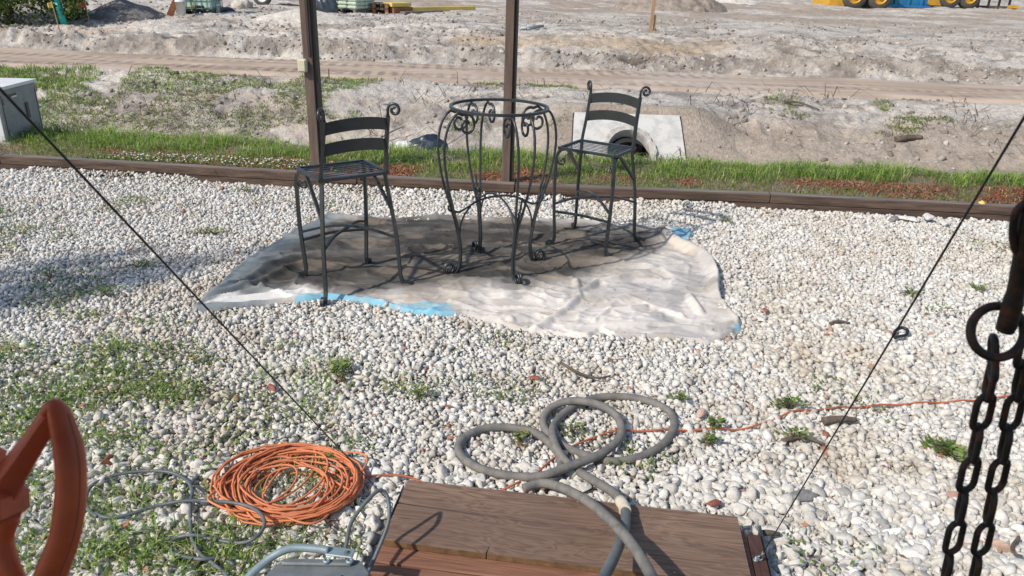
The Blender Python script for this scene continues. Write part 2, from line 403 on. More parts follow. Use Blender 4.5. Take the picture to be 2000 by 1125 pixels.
def onground(px, py, it=30):
    """the point of the terrain seen at that spot, found by marching"""
    d = (px-1000)/F*rgt - (py-562.5)/F*upv + fwd
    o = np.array([0, 0, CH]); ts = np.linspace(1.5, 90, 6000)
    P = o+d*ts[:, None]; g = gz(P[:, 0], P[:, 1], False)
    k = int(np.argmax(P[:, 2] < g))
    p = P[k]; return np.array([p[0], p[1], float(gz(p[0], p[1]))])

# gravel bed: sheet plus loose stones
b = MB(); b.add([(-8, .3, .004), (8, .3, .004), (8, 5.76, .004), (4.2, 6.04, .004), (2.15, 6.18, .004), (0, 6.23, .004), (-1.62, 6.36, .004), (-4.63, 6.64, .004), (-8, 6.88, .004)], [tuple(range(9))])
tag(b.build('gravel_bed', m_bed), kind='structure')

import bmesh
def ico(sub):
    bm = bmesh.new(); bmesh.ops.create_icosphere(bm, subdivisions=sub, radius=1)
    v = np.array([x.co[:] for x in bm.verts]); f = np.array([[q.index for q in p.verts] for p in bm.faces]); bm.free(); return v, f
def stone_shapes(sub, n, planes=8, flat=.7):
    v0, f0 = ico(sub); out = []
    for k in range(n):
        r = np.random.default_rng(100+k+sub*50)
        v = v0.copy()
        d = r.normal(size=(planes, 3)); d /= np.linalg.norm(d, axis=1)[:, None]; h = r.uniform(.34, .72, planes)
        for a, b_ in zip(d, h):
            q = v@a; ex = np.clip(q-b_, 0, None); v = v-ex[:, None]*a*.97
        v *= 1.42; v += r.normal(size=v.shape)*(.035 if sub > 1 else .06)
        v *= np.array([r.uniform(.85, 1.3), r.uniform(.7, 1.05), r.uniform(.55, .95)*flat/.7])
        out.append(v)
    return out, f0
def scatter(name, P, R, sub, nshape, mt, sink=.25, smooth=False, squash=1.0, seed=1):
    shp, f0 = stone_shapes(sub, nshape)
    r = np.random.default_rng(seed); n = len(P); nv = len(shp[0])
    # random rotations
    q = r.normal(size=(n, 4)); q /= np.linalg.norm(q, axis=1)[:, None]
    tl = r.uniform(0, 1, n) < .55
    ang = r.uniform(0, 2*np.pi, n)
    q2 = np.zeros((n, 4)); q2[:, 0] = np.cos(ang/2); q2[:, 3] = np.sin(ang/2); q2[:, 1:3] = r.normal(size=(n, 2))*.16
    q2 /= np.linalg.norm(q2, axis=1)[:, None]; q = np.where(tl[:, None], q2, q)
    w, x, y, z = q.T
    Rm = np.stack([1-2*(y*y+z*z), 2*(x*y-z*w), 2*(x*z+y*w), 2*(x*y+z*w), 1-2*(x*x+z*z), 2*(y*z-x*w), 2*(x*z-y*w), 2*(y*z+x*w), 1-2*(x*x+y*y)], -1).reshape(n, 3, 3)
    sid = r.integers(0, nshape, n); V = np.stack(shp)[sid]
    V = np.einsum('nij,nkj->nki', Rm, V)*R[:, None, None]
    V[:, :, 2] *= squash
    V = V+P[:, None, :]; V[:, :, 2] += (R*(1-2*sink)*.6)[:, None]
    Fc = (f0[None]+(np.arange(n)*nv)[:, None, None]).reshape(-1, 3)
    return link(name, mesh_np(name, V.reshape(-1, 3), Fc, 3, mt, smooth))
def jgrid(x0, x1, y0, y1, s, r, edge=None):
    xs = np.arange(x0, x1, s); ys = np.arange(y0, y1, s)
    X, Y = np.meshgrid(xs, ys); X = X+r.uniform(-.5, .5, X.shape)*s; Y = Y+r.uniform(-.5, .5, Y.shape)*s
    return X.ravel(), Y.ravel()
# tarp and deck footprints (so no stones poke through)
TARP = [(375, 605), (398, 585), (430, 553), (470, 516), (520, 483), (565, 456), (600, 440), (640, 424), (700, 428), (780, 430), (860, 426), (940, 428), (1000, 427), (1070, 430), (1150, 431), (1215, 441), (1290, 447), (1350, 449), (1353, 462), (1342, 484), (1372, 498), (1396, 520), (1407, 548), (1408, 585), (1425, 600), (1446, 628), (1452, 648), (1432, 658), (1385, 674), (1320, 666), (1240, 662), (1200, 661), (1172, 650), (1150, 664), (1100, 658), (1040, 653), (985, 640), (940, 628), (905, 616), (860, 620), (800, 613), (740, 600), (690, 590), (640, 585), (600, 590), (540, 594), (460, 603), (400, 609), (370, 610)]
TP = np.array([at(x, y, .02)[:2] for x, y in TARP])
def inpoly(x, y, P):
    r = np.zeros(x.shape, bool); n = len(P)
    for i in range(n):
        x1, y1 = P[i]; x2, y2 = P[(i+1) % n]
        c = ((y1 > y) != (y2 > y)) & (x < (x2-x1)*(y-y1)/(y2-y1+1e-12)+x1); r ^= c
    return r
def dpoly(x, y, P):
    d = np.full(x.shape, 1e9); bx = np.zeros(x.shape); by = np.zeros(x.shape); n = len(P)
    for i in range(n):
        a = P[i]; e = P[(i+1) % n]-a; t = np.clip(((x-a[0])*e[0]+(y-a[1])*e[1])/(e@e), 0, 1)
        qx = a[0]+t*e[0]; qy = a[1]+t*e[1]; dd = np.hypot(x-qx, y-qy); m = dd < d
        d = np.where(m, dd, d); bx = np.where(m, qx, bx); by = np.where(m, qy, by)
    return d, bx, by
WEED = lambda x, y: sstep(.50, .60, fbm(x, y, .5, 4, 111)+.10*sstep(-.6, -1.4, x)*sstep(3.3, 2.3, y)-.10*sstep(-.9, -.2, x)-.05*sstep(2.6, 3.6, y))
r = np.random.default_rng(5)
def gravel():
    out = []
    for (y0, y1, s, sub, med, sd_, sk) in ((1.1, 2.45, .0172, 2, .0104, .36, .3), (2.45, 3.6, .0150, 1, .0092, .34, .3), (3.6, 6.75, .0165, 1, .0100, .30, .3)):
        for layer in (0, 1):
            ss = s if layer == 0 else s*1.9
            x, y = jgrid(-6.5, 6.5, y0, y1, ss, r)
            k = (np.abs(x) < .72*y+1.5) & (y < ty(x)-.03) & ~inpoly(x, y, TPI)
            k &= ~((x > -.44) & (x < .82) & (y < 2.13))
            x, y = x[k], y[k]
            w = WEED(x, y); k = r.uniform(0, 1, len(x)) > w*.35; x, y = x[k], y[k]
            sz = 1+.30*sstep(.3, 1.6, x)*(1-sstep(3, 5, y))-.12*sstep(-.5, -2.5, x)*sstep(2.4, 3.6, y)
            R = med*np.exp(r.normal(size=len(x))*sd_)*sz*(1 if layer == 0 else 1.22)
            R = np.clip(R, .005, .026)
            # tall stones bank up against the timber
            bank = .05*np.exp(-((ty(x)-y)/.10)**2)*sstep(.45, .6, fbm(x, y, .8, 3, 120))
            z = (.002 if layer == 0 else .011)+fbm(x, y, .5, 3, 130)*.012+bank
            out.append((np.stack([x, y, z], -1), R, sub, sk))
    return out
c0 = TP.mean(0); TPI = TP.copy()
_d = c0-TP; TPI = TP+_d/np.linalg.norm(_d, axis=1)[:, None]*.06
G = gravel()
near = [g for g in G if g[2] == 2]; far = [g for g in G if g[2] == 1]
P = np.concatenate([g[0] for g in near]); R = np.concatenate([g[1] for g in near])
P2 = np.concatenate([g[0] for g in far]); R2 = np.concatenate([g[1] for g in far])
o = scatter('gravel', P, R, 2, 26, m_stone, seed=3); tag(o, 'white limestone gravel stones covering the yard nearest the deck', 'gravel', kind='stuff')
o = scatter('gravel', P2, R2, 1, 26, m_stone, seed=4); tag(o, 'white limestone gravel stones around the drop cloth up to the brown timber edging', 'gravel', kind='stuff')
print('stones', len(P), len(P2))

# dry clods on the banks
def clods():
    x, y = jgrid(-18, 18, 9.3, 24, .105, r)
    t = y-6.25
    dens = np.interp(t, [3, 3.6, 4.6, 5.5, 5.8, 6.2, 8.2, 8.45, 9.0, 9.6, 11, 13, 18], [.15, .3, .5, .55, .8, .02, .02, .9, 1, .55, .55, .4, .12])
    dens = dens*sstep(.36, .62, fbm(x, y, .9, 4, 140))*1.3
    k = (np.abs(x) < .72*y+1.5) & (r.uniform(0, 1, len(x)) < dens) & ~((np.abs(x-HW[0]) < HW[3]+.06) & (y > 9.9) & (y < 10.8)) & (np.abs(roadt(x, y)) > 1.12)
    x, y = x[k], y[k]; R = np.exp(r.normal(size=len(x))*.45)*.024; R = np.clip(R, .012, .052)*1.0; z = gz(x, y)
    x3 = np.stack([x, y, z-.01], -1)
    o = scatter('soil_clods', x3, R, 1, 12, m_clod, sink=.4, seed=9); tag(o, 'crumbled grey clods of soil strewn over the banks and the berm beyond the road', 'soil clods', kind='stuff')
clods()

# ------------------------------------------------------------------ grass and weeds
def blades(name, P, h, w, lean, mt, seed=0, az=None):
    r = np.random.default_rng(seed); n = len(P)
    a = r.uniform(0, 2*np.pi, n) if az is None else az
    d = np.stack([np.cos(a), np.sin(a), 0*a], -1); s = np.stack([-np.sin(a), np.cos(a), 0*a], -1)
    l = lean*r.uniform(.3, 1.5, n)
    up = np.array([0, 0, 1.])
    mid = P+up*(h*.55)[:, None]+d*(h*l*.25)[:, None]
    tip = P+up*(h*np.clip(1-.35*l, .2, 1))[:, None]+d*(h*l*.95)[:, None]
    V = np.stack([P-s*w[:, None]/2, P+s*w[:, None]/2, mid-s*w[:, None]*.42, mid+s*w[:, None]*.42, tip], 1)
    f0 = np.array([[0, 1, 3], [0, 3, 2], [2, 3, 4]])
    Fc = (f0[None]+(np.arange(n)*5)[:, None, None]).reshape(-1, 3)
    return link(name, mesh_np(name, V.reshape(-1, 3), Fc, 3, mt, True))
def leaves(name, P, size, mt, seed=0, tiltmax=1.1, parent=None, mesh_only=False):
    r = np.random.default_rng(seed); n = len(P)
    a = r.uniform(0, 2*np.pi, n); t = r.uniform(-.1, tiltmax, n)
    d = np.stack([np.cos(a)*np.cos(t), np.sin(a)*np.cos(t), np.sin(t)], -1)
    s = np.stack([-np.sin(a), np.cos(a), r.uniform(-.5, .5, n)], -1)
    nn = np.cross(d, s); L = size[:, None]
    V = np.stack([P, P+d*L*.45+s*L*.27-nn*L*.05, P+d*L, P+d*L*.45-s*L*.27-nn*L*.05, P+d*L*.5], 1)
    f0 = np.array([[0, 1, 4], [1, 2, 4], [2, 3, 4], [3, 0, 4]])
    Fc = (f0[None]+(np.arange(n)*5)[:, None, None]).reshape(-1, 3)
    me = mesh_np(name, V.reshape(-1, 3), Fc, 3, mt, True)
    if mesh_only: return me
    return link(name, me, parent)

# the strip behind the timber
n = 70000; x = r.uniform(-7, 7, n); t = r.uniform(.12, 1.55, n); y = ty(x)+t
dn = sstep(.42, .60, fbm(x, y*1.3, .55, 3, 200)+.15*sstep(.4, .8, t)-.12*(1-sstep(.1, .45, t))+.06*(fbm(x, y, .12, 2, 205)-.5)*4)
k = r.uniform(0, 1, n) < dn; x, y, t, dn = x[k], y[k], t[k], dn[k]
h = (.028+.080*sstep(.35, .9, t))*r.uniform(.35, 1.6, len(x))*(.35+1.3*fbm(x, y, .3, 3, 210))
P = np.stack([x, y, gz(x, y)], -1)
tag(blades('grass', P, h, r.uniform(.003, .0075, len(x)), 1.25, m_grass, 11), 'long green grass growing in a strip behind the timber edging', 'grass', kind='stuff')
# mulch in the bare gaps
n = 14000; x = r.uniform(-6, 6, n); t = r.uniform(.10, .75, n); y = ty(x)+t
k = r.uniform(0, 1, n) < (1-sstep(.42, .56, fbm(x, y*1.3, .55, 3, 200)+.18*sstep(.35, .75, t)-.10*(1-sstep(.1, .4, t))))*sstep(.38, .52, fbm(x, y*0+1, 1.6, 3, 260)); x, y = x[k], y[k]
P = np.stack([x, y, gz(x, y)+.012], -1)
tag(blades('mulch', P, np.full(len(x), .05)*r.uniform(.4, 1.2, len(x)), np.full(len(x), .010), 3.0, m_mulch, 12), 'shredded red bark mulch in the bare gaps behind the timber edging', 'mulch', kind='stuff')
# dry thatch
n = 34000; x = r.uniform(-6.5, 6.5, n); t = r.uniform(.10, 1.4, n)**1.1; y = ty(x)+t
P = np.stack([x, y, gz(x, y)+.006], -1)
tag(blades('dry_thatch', P, r.uniform(.02, .07, n), np.full(n, .004), 2.4, m_drygrass, 13), 'straw coloured dead grass matted behind the timber edging', 'dry grass', kind='stuff')
# clover patch behind the timber left of the first post
n = 5200; x = r.uniform(-3.9, -1.55, n); t = r.uniform(.1, .45, n)*(.6+.4*sstep(-3.9, -2.6, x)); y = ty(x)+t
P = np.stack([x, y, gz(x, y)+r.uniform(.005, .05, n)], -1)
tag(leaves('clover', P, r.uniform(.015, .032, n), m_weed, 14), 'low leafy ground cover behind the timber edging left of the first post', 'ground cover', kind='stuff')
# bank grass: left part of far ditch bank
n = 150000; x = r.uniform(-11, 9, n); y = r.uniform(9.6, 12.35, n); t = y-6.25
dn = sstep(.54, .60, fbm(x, y*1.5, .8, 4, 220)+.14*sstep(-1.5, -4.5, x)+.10*sstep(-6, -8, x)-.16*sstep(-1, 1.5, x)-.10*(1-sstep(10.3, 10.9, y)))
k = (r.uniform(0, 1, n) < dn*.8) & ~((np.abs(x-HW[0]) < .8) & (y < 10.8)) & (roadt(x, y) < -1.08)
x, y = x[k], y[k]; P = np.stack([x, y, gz(x, y)-.005], -1)
hh = r.uniform(.02, .085, len(x))*(1+.9*sstep(-5.5, -7.5, x))
g1 = r.uniform(0, 1, len(x)) < np.clip(.35+.4*sstep(11, 12, y)+.3*sstep(-6, -7, x), 0, 1)
tag(blades('bank_grass', P[g1], hh[g1], np.full(g1.sum(), .008), 1.3, m_grass, 15), 'patchy green grass on the sandy ditch bank below the dirt road', 'grass', kind='stuff')
tag(blades('bank_dry_grass', P[~g1], hh[~g1]*.8, np.full((~g1).sum(), .008), 1.8, m_drygrass, 16), 'patchy dead grass on the sandy ditch bank below the dirt road', 'dry grass', kind='stuff')
# thin twigs lying on the bank
n = 700; x = r.uniform(-8, 9, n); y = r.uniform(9.5, 12.2, n); k = sstep(.45, .6, fbm(x, y, 1.0, 3, 230)) > r.uniform(0, 1, n); k &= ~((np.abs(x-HW[0]) < .8) & (y < 10.8) & (y > 9.95)); x, y = x[k], y[k]
tag(blades('dry_twigs', np.stack([x, y, gz(x, y)+.02], -1), r.uniform(.1, .35, len(x)), np.full(len(x), .012), 3.2, m_twig, 17), 'dead twigs and roots scattered on the ditch bank', 'twigs', kind='stuff')
# weeds creeping through the gravel
n = 85000; x = r.uniform(-4.5, 4.5, n); y = r.uniform(1.35, 5.9, n)
k = (np.abs(x) < .72*y+.4) & (y < ty(x)-.1) & ~inpoly(x, y, TP) & (r.uniform(0, 1, n) < WEED(x, y)*(.55+.45*sstep(-.8, -1.3, x))) & ~((x > -.46) & (x < .86) & (y < 2.2)); x, y = x[k], y[k]
P = np.stack([x, y, .026+r.uniform(0, .024, len(x))], -1)
tag(leaves('gravel_weeds', P, r.uniform(.011, .027, len(x)), m_weed, 18, .9), 'small green creeping weeds spreading through the gravel', 'weeds', kind='stuff')
PT = [(120, 790, .30, .10, 1), (270, 765, .22, .09, 1), (345, 790, .14, .08, .8), (50, 850, .16, .10, .9), (235, 690, .22, .07, .8), (200, 735, .14, .06, .7), (20, 700, .16, .09, .7), (240, 865, .12, .08, .8), (290, 900, .12, .06, .6), (60, 960, .10, .08, .5), (180, 1090, .30, .08, 1), (330, 1090, .22, .09, 1), (440, 1110, .16, .07, 1), (420, 1070, .10, .05, .7), (300, 985, .16, .05, .6), (205, 1000, .10, .06, .7), (400, 715, .12, .04, .6), (550, 690, .10, .04, .4), (620, 960, .07, .06, .6), (590, 1070, .12, .05, .6), (700, 880, .08, .05, .5), (800, 775, .10, .05, .5), (1000, 790, .14, .04, .4), (300, 640, .2, .05, .4), (160, 625, .2, .05, .4), (1120, 860, .06, .05, .5), (690, 1090, .06, .08, .6)]
xx = []; yy = []
for a_, b_, rx_, ry_, w_ in PT:
    c_ = at(a_, b_)[:2]; m_ = int(580*w_*(rx_*ry_/.03)**.9); xx.append(c_[0]+r.normal(size=m_)*rx_*.6); yy.append(c_[1]+r.normal(size=m_)*ry_*.75)
x = np.concatenate(xx); y = np.concatenate(yy); k = ~inpoly(x, y, TP) & ~((x > -.46) & (x < .86) & (y < 2.25)); x, y = x[k], y[k]
P = np.stack([x, y, .024+r.uniform(0, .030, len(x))], -1)
tag(leaves('gravel_weed_patches', P, r.uniform(.011, .026, len(x)), m_weed, 28, 1.0), 'dense green patches of creeping weeds over the gravel at the lower left', 'weeds', kind='stuff')
k = (r.uniform(0, 1, len(x)) < .16) & (x < -.3)
tag(blades('tufts', np.stack([x[k], y[k], 0*x[k]+.02], -1), r.uniform(.03, .10, k.sum()), np.full(k.sum(), .0036), 1.3, m_grass, 29), 'fine grass blades standing among the creeping weeds at the lower left', 'grass', kind='stuff')
# taller grass near the bottom left
n = 5200; x = r.uniform(-1.9, -.42, n); y = r.uniform(1.5, 3.3, n)
k = (r.uniform(0, 1, n) < (sstep(.48, .58, fbm(x, y, .28, 3, 240)+.12*sstep(2.3, 1.9, y))*.7)) & (np.abs(x) < .75*y+.3); x, y = x[k], y[k]
tag(blades('gravel_grass', np.stack([x, y, 0*x+.012], -1), r.uniform(.03, .085, len(x)), np.full(len(x), .0034), 1.3, m_grass, 19), 'thin tufts of grass coming up through the gravel beside the orange cord', 'grass', kind='stuff')

# ------------------------------------------------------------------ painter's drop cloth
def cloth():
    s = .0095
    x0, y0 = TP.min(0)-.02; x1, y1 = TP.max(0)+.02
    xs = np.arange(x0, x1, s); ys = np.arange(y0, y1, s); X, Y = np.meshgrid(xs, ys, indexing='ij')
    ins = inpoly(X, Y, TP); d, bx, by = dpoly(X, Y, TP)
    keep = ins | (d < s*.9)
    out = keep & ~ins; X = np.where(out, bx, X); Y = np.where(out, by, Y); d = np.where(out, 0, d)
    # folds
    wx = X+(fbm(X, Y, .5, 3, 301)-.5)*.35; wy = Y+(fbm(X, Y, .45, 3, 305)-.5)*.30
    rdg = lambda n, p=3: (1-np.abs(2*n-1))**p
    f1 = rdg(fbm(wx, wy*3.4, .55, 2, 310), 8); f2 = rdg(fbm(wx*1.6, wy*2.6, .38, 2, 320), 5)
    f3 = rdg(fbm(wx*1.3+wy*.9, wy*1.3-wx*.6, .42, 2, 330), 6)
    right = sstep(.1, .7, X-.35*(Y-4.3))
    f4 = rdg(fbm(wx*.8+wy*.5, wy*4.2-wx*.9, .30, 2, 335), 14)+rdg(fbm(wx*2.4-wy*1.3, wy*2.4+wx*.8, .40, 2, 337), 16)
    z = .024+.006*fbm(X, Y, .25, 3, 340)+.004*fbm(X, Y, .08, 3, 345)
    z = z+f4*.007+f1*.024*(1-.7*right)+f2*.011*(1-.3*right)+f3*.014*right
    # long folds gathered at the left tip
    tip = at(392, 600)[:2]
    for (tx, tyy, hh, ww) in ((600, 532, .038, .025), (600, 505, .03, .028), (560, 566, .03, .02), (700, 470, .02, .03), (820, 560, .014, .03)):
        e = at(tx, tyy)[:2]-tip; L = np.hypot(*e); e = e/L
        u = (X-tip[0])*e[0]+(Y-tip[1])*e[1]; w = -(X-tip[0])*e[1]+(Y-tip[1])*e[0]+.02*np.sin(u*7)
        z = z+hh*np.exp(-(w/(ww*(.4+u)))**2)*sstep(0, .12, u)*(1-sstep(L*.7, L*1.15, u))
    def fold(p, h, w):
        nonlocal z
        for (a, b_) in zip(p[:-1], p[1:]):
            A = at(*a)[:2]; B = at(*b_)[:2]; e = B-A; t = np.clip(((X-A[0])*e[0]+(Y-A[1])*e[1])/(e@e), 0, 1)
            dd = np.hypot(X-A[0]-t*e[0], Y-A[1]-t*e[1]); z = np.maximum(z, .024+h*np.exp(-(dd/w)**2)*(.85+.3*fbm(X, Y, .12, 2, 350)))
    fold([(1290, 462), (1330, 490), (1375, 512), (1396, 545), (1398, 590)], .062, .055)
    fold([(1120, 590), (1165, 562), (1240, 545), (1340, 530)], .034, .028)
    fold([(1045, 655), (1100, 620), (1130, 590), (1125, 560)], .036, .03)
    fold([(1160, 640), (1190, 618), (1260, 612)], .034, .022)
    fold([(1180, 650), (1270, 645), (1360, 655), (1430, 650)], .036, .022)
    fold([(1225, 590), (1270, 610), (1330, 628)], .032, .024)
    fold([(1345, 590), (1365, 620)], .04, .03)
    fold([(880, 600), (940, 622), (1000, 638)], .034, .024)
    fold([(860, 560), (930, 562), (1000, 575), (1060, 600)], .024, .018)
    fold([(870, 548), (960, 580), (1040, 592)], .020, .014)
    fold([(690, 478), (760, 476), (840, 458)], .024, .022)
    fold([(640, 430), (700, 438), (860, 433), (1000, 432)], .024, .02)
    fold([(600, 588), (650, 586), (700, 596), (760, 610), (830, 606), (880, 612)], .022, .012)
    fold([(620, 596), (700, 600)], .018, .008); fold([(770, 600), (800, 612), (870, 606)], .024, .010)
    fold([(400, 598), (460, 594), (540, 587)], .03, .016)
    z = z + .008*np.exp(-((d-.026)/.010)**2)*sstep(.3, .6, fbm(X, Y, .35, 3, 352)+.1)
    edge = sstep(0, .022, d)
    z = .014*(1-edge)+z*edge + .012*fbm(X, Y, .07, 2, 360)*(1-edge)
    # colours of the cloth itself: cream, sprayed grey, blue lining
    cream = np.array([.70, .65, .59]); spray = np.array([.042, .039, .035]); wash = np.array([.17, .21, .235]); blue = np.array([.24, .50, .62]); brown = np.array([.30, .24, .18])
    bw = sstep(.50, .62, fbm(X, Y, .13, 3, 399))
    DP = np.array([at(*p)[:2] for p in [(420, 578), (450, 545), (500, 500), (560, 465), (640, 436), (860, 434), (1040, 438), (1130, 446), (1230, 454), (1310, 464), (1270, 490), (1225, 512), (1165, 530), (1100, 556), (1010, 576), (880, 562), (800, 575), (700, 588), (640, 582), (590, 575), (500, 586)]])
    dd, _, _ = dpoly(X, Y, DP); sg = np.where(inpoly(X, Y, DP), dd, -dd)+(fbm(X, Y*1.5, .3, 4, 370)-.5)*.22
    k = sstep(-.17, .15, sg)*(.90+.5*(fbm(X, Y*3, .35, 4, 380)-.42))
    c = cream*np.ones(X.shape+(1,))
    def mix(c, q, w): w = np.clip(w, 0, 1); return c*(1-w[..., None])+np.array(q)*w[..., None]
    c = mix(c, (.42, .40, .38), sstep(.46, .62, fbm(X, Y, .28, 4, 385))*.65); c = mix(c, (.50, .43, .34), sstep(.54, .64, fbm(X, Y, .5, 4, 386))*.5); c = mix(c, (.30, .29, .28), sstep(.60, .68, fbm(X, Y, .12, 4, 387))*.5)
    c = mix(c, spray, np.clip(k, 0, .96))
    BP = at(1130, 520)[:2]; c = mix(c, brown, np.exp(-(((X-BP[0])/.42)**2+((Y-BP[1])/.12)**2)*1.2)*.55)
    c = mix(c, brown*1.1, sstep(.55, .68, fbm(X, Y*2.5, .25, 3, 388))*.35)
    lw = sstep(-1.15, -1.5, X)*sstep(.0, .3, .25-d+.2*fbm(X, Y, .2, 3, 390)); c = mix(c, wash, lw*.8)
    # white hem on the lower left, blue lining showing along the near edge
    E1 = np.array([at(*p)[:2] for p in [(390, 608), (440, 590), (540, 580), (600, 577), (640, 580), (600, 592), (460, 604)]])
    e1, _, _ = dpoly(X, Y, E1); c = mix(c, (.70, .68, .64), np.where(inpoly(X, Y, E1), 1, 0)*1.0*sstep(0, .02, e1)+0*X)
    E2 = np.array([at(*p)[:2] for p in [(560, 604), (590, 588), (640, 583), (700, 590), (760, 606), (830, 599), (875, 603), (895, 630), (760, 630), (690, 610)]])
    e2, _, _ = dpoly(X, Y, E2); c = mix(c, blue, np.where(inpoly(X, Y, E2), sstep(0, .012, e2), 0)*(1-.35*bw))
    E3 = np.array([at(*p)[:2] for p in [(1296, 458), (1350, 449), (1360, 470), (1342, 486), (1318, 474), (1285, 462)]])
    e3, _, _ = dpoly(X, Y, E3); c = mix(c, blue, np.where(inpoly(X, Y, E3), sstep(0, .03, e3)*sstep(.3, .5, fbm(X, Y, .06, 2, 395)+.1), 0))
    for q, rr in (((1440, 652), .03), ((655, 424), .04)):
        B = at(*q)[:2]; c = mix(c, blue*1.1, np.exp(-(np.hypot(X-B[0], Y-B[1])/rr)**4))
    c = mix(c, (.03, .03, .03), (fbm(X, Y, .018, 2, 397) > .90)*.7*right)
    idx = -np.ones(X.shape, int); idx[keep] = np.arange(keep.sum())
    q = np.stack([idx[:-1, :-1], idx[1:, :-1], idx[1:, 1:], idx[:-1, 1:]], -1).reshape(-1, 4); q = q[(q >= 0).all(1)]
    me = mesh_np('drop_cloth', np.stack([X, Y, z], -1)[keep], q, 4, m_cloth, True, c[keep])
    o = link('drop_cloth', me)
    md = o.modifiers.new('thickness', 'SOLIDIFY'); md.thickness = .003; md.offset = -1
    return tag(o, 'rumpled cream painting drop cloth with grey overspray lying under the iron table and chairs', 'drop cloth')
m_cloth = mat('cotton_drop_cloth', (.6, .6, .6), rough=.95, attr='alb', var=.12, vscale=25, bump=.3, bscale=60, dist=.004, spec=.1)
cloth()

# ------------------------------------------------------------------ wrought iron furniture
def spiral(c, d, r0, turns, z0=0, start=0.0, flip=1, n=26, shrink=.72):
    """points of a scroll in the vertical plane of unit direction d, centre c, from angle start (radians)"""
    out = []
    for i in range(n+1):
        t = i/n; a = start+flip*turns*2*math.pi*t; rr = r0*(1-shrink*t)
        out.append(Vector(c)+Vector(d)*(rr*math.cos(a))+Vector((0, 0, 1))*(rr*math.sin(a)))
    return out
SQ = [(-1, -1), (1, -1), (1, 1), (-1, 1)]
FLAT = [(-1, -.55), (1, -.55), (1, .55), (-1, .55)]
def bar(pts, r, k=6, prof=SQ): return MB().tube(crom(pts, k), r, prof=prof)
def make_chair(label, group):
    root = tag(empty('bar_chair'), label, 'bar chair', group)
    for sx in (-1, 1):
        # back leg running up into the back post
        d = Vector((sx*.72, -.69, 0)).normalized()
        fb = Vector((sx*.248, -.225, 0)); r0 = .028
        foot = spiral(fb+d*.022+Vector((0, 0, r0+.006)), d, r0, 1.15, start=-math.pi*.75, flip=1, n=18)
        pts = [Vector(p) for p in reversed(foot)]
        seatp = Vector((sx*.193, -.145, .70))
        up = [fb+Vector((-sx*.012, .012, .08)), fb.lerp(Vector((seatp.x, seatp.y, 0)), .45)+Vector((0, 0, .36)), seatp+Vector((0, 0, -.04)), seatp, seatp+Vector((0, -.012, .05)), Vector((sx*.186, -.182, .87)), Vector((sx*.184, -.216, 1.03))]
        pts = pts+[Vector(p) for p in crom(up, 5)]
        m = MB().tube(pts, .0095, prof=SQ); leg = m.build('back_leg', m_iron, root)
        top = Vector((sx*.184, -.216, 1.03)); rs = .037
        sc = spiral(top+d*rs+Vector((0, 0, .035)), d, rs, 1.35, start=math.pi, flip=-1, n=30, shrink=.75)
        MB().tube([top]+sc, .0085, n=8).build('scroll', m_iron, leg, True)
        # front leg
        d = Vector((sx*.74, .67, 0)).normalized(); fb = Vector((sx*.208, .19, 0))
        foot = spiral(fb+d*.02+Vector((0, 0, r0+.006)), d, r0, 1.15, start=-math.pi*.75, n=18)
        up = [fb+Vector((-sx*.01, -.01, .08)), Vector((sx*.213, .188, .35)), Vector((sx*.214, .186, .60)), Vector((sx*.210, .18, .655)), Vector((sx*.193, .163, .688)), Vector((sx*.168, .14, .693))]
        m = MB().tube([Vector(p) for p in reversed(foot)]+[Vector(p) for p in crom(up, 5)], .0095, prof=SQ); leg = m.build('front_leg', m_iron, root)
        sc = spiral(Vector((sx*.183, .158, .612)), -d, .028, 1.1, start=math.pi*.9, flip=1, n=22, shrink=.7)
        MB().tube([Vector((sx*.212, .184, .60))]+sc[1:], .007, n=8).build('scroll', m_iron, leg, True)
        # side brace from the seat down to the back leg
        bar([(sx*.212, .165, .672), (sx*.20, .11, .688), (sx*.197, .05, .665), (sx*.214, -.174, .478)], .0085).build('brace', m_iron, root)
    # seat
    m = MB()
    cs = [(-.205, -.155, .70), (.205, -.155, .70), (.205, .172, .70), (-.205, .172, .70)]
    for i in range(4): m.tube([cs[i], cs[(i+1) % 4]], .0085, prof=SQ)
    fr = m.build('seat', m_iron, root)
    for i in range(7):
        y = -.155+.327*(i+1)/8
        MB().tube([(-.205, y, .700+.0005*(i % 2)), (.205, y, .700)], .0095, prof=[(-.62, -.17), (.62, -.17), (.62, .17), (-.62, .17)]).build('slat', m_iron, fr)
    # back rails: bowed flat straps
    for zc, yb, hh in ((.985, -.207, .033), (.868, -.182, .033)):
        m = MB(); n = 16; vs = []; f = []
        for i in range(n+1):
            t = i/n*2-1; x = .184*t; y = yb-.028*(1-t*t); z = zc+.022*(1-t*t)
            for (a, b_) in ((-.0025, -hh), (.0025, -hh), (.0025, hh), (-.0025, hh)): vs.append((x, y+a, z+b_))
        for i in range(n):
            for k in range(4): f.append((i*4+k, i*4+(k+1) % 4, i*4+4+(k+1) % 4, i*4+4+k))
        f += [(3, 2, 1, 0), (n*4, n*4+1, n*4+2, n*4+3)]
        m.add(vs, f); m.build('back_rail', m_iron, root)
    # stretchers
    for sx in (-1, 1):
        bar([(sx*.210, .183, .315), (sx*.10, .09, .355), (0, 0, .365-.008*sx), (-sx*.12, -.10, .355), (-sx*.227, -.193, .315)], .007).build('stretcher', m_iron, root)
    bar([(-.21, .187, .262), (0, .200, .275), (.21, .187, .262)], .0075).build('footrest', m_iron, root)
    return root
c1 = make_chair('black iron bar chair left of the round table, its back turned to the camera', 'black wrought iron bar chairs')
c2 = copy_tree(c1)
c2['label'] = 'black iron bar chair right of the round table, facing the camera before the concrete slab'
c1.location = (-.985, 4.245, .012); c1.rotation_euler = (0, 0, math.radians(36))
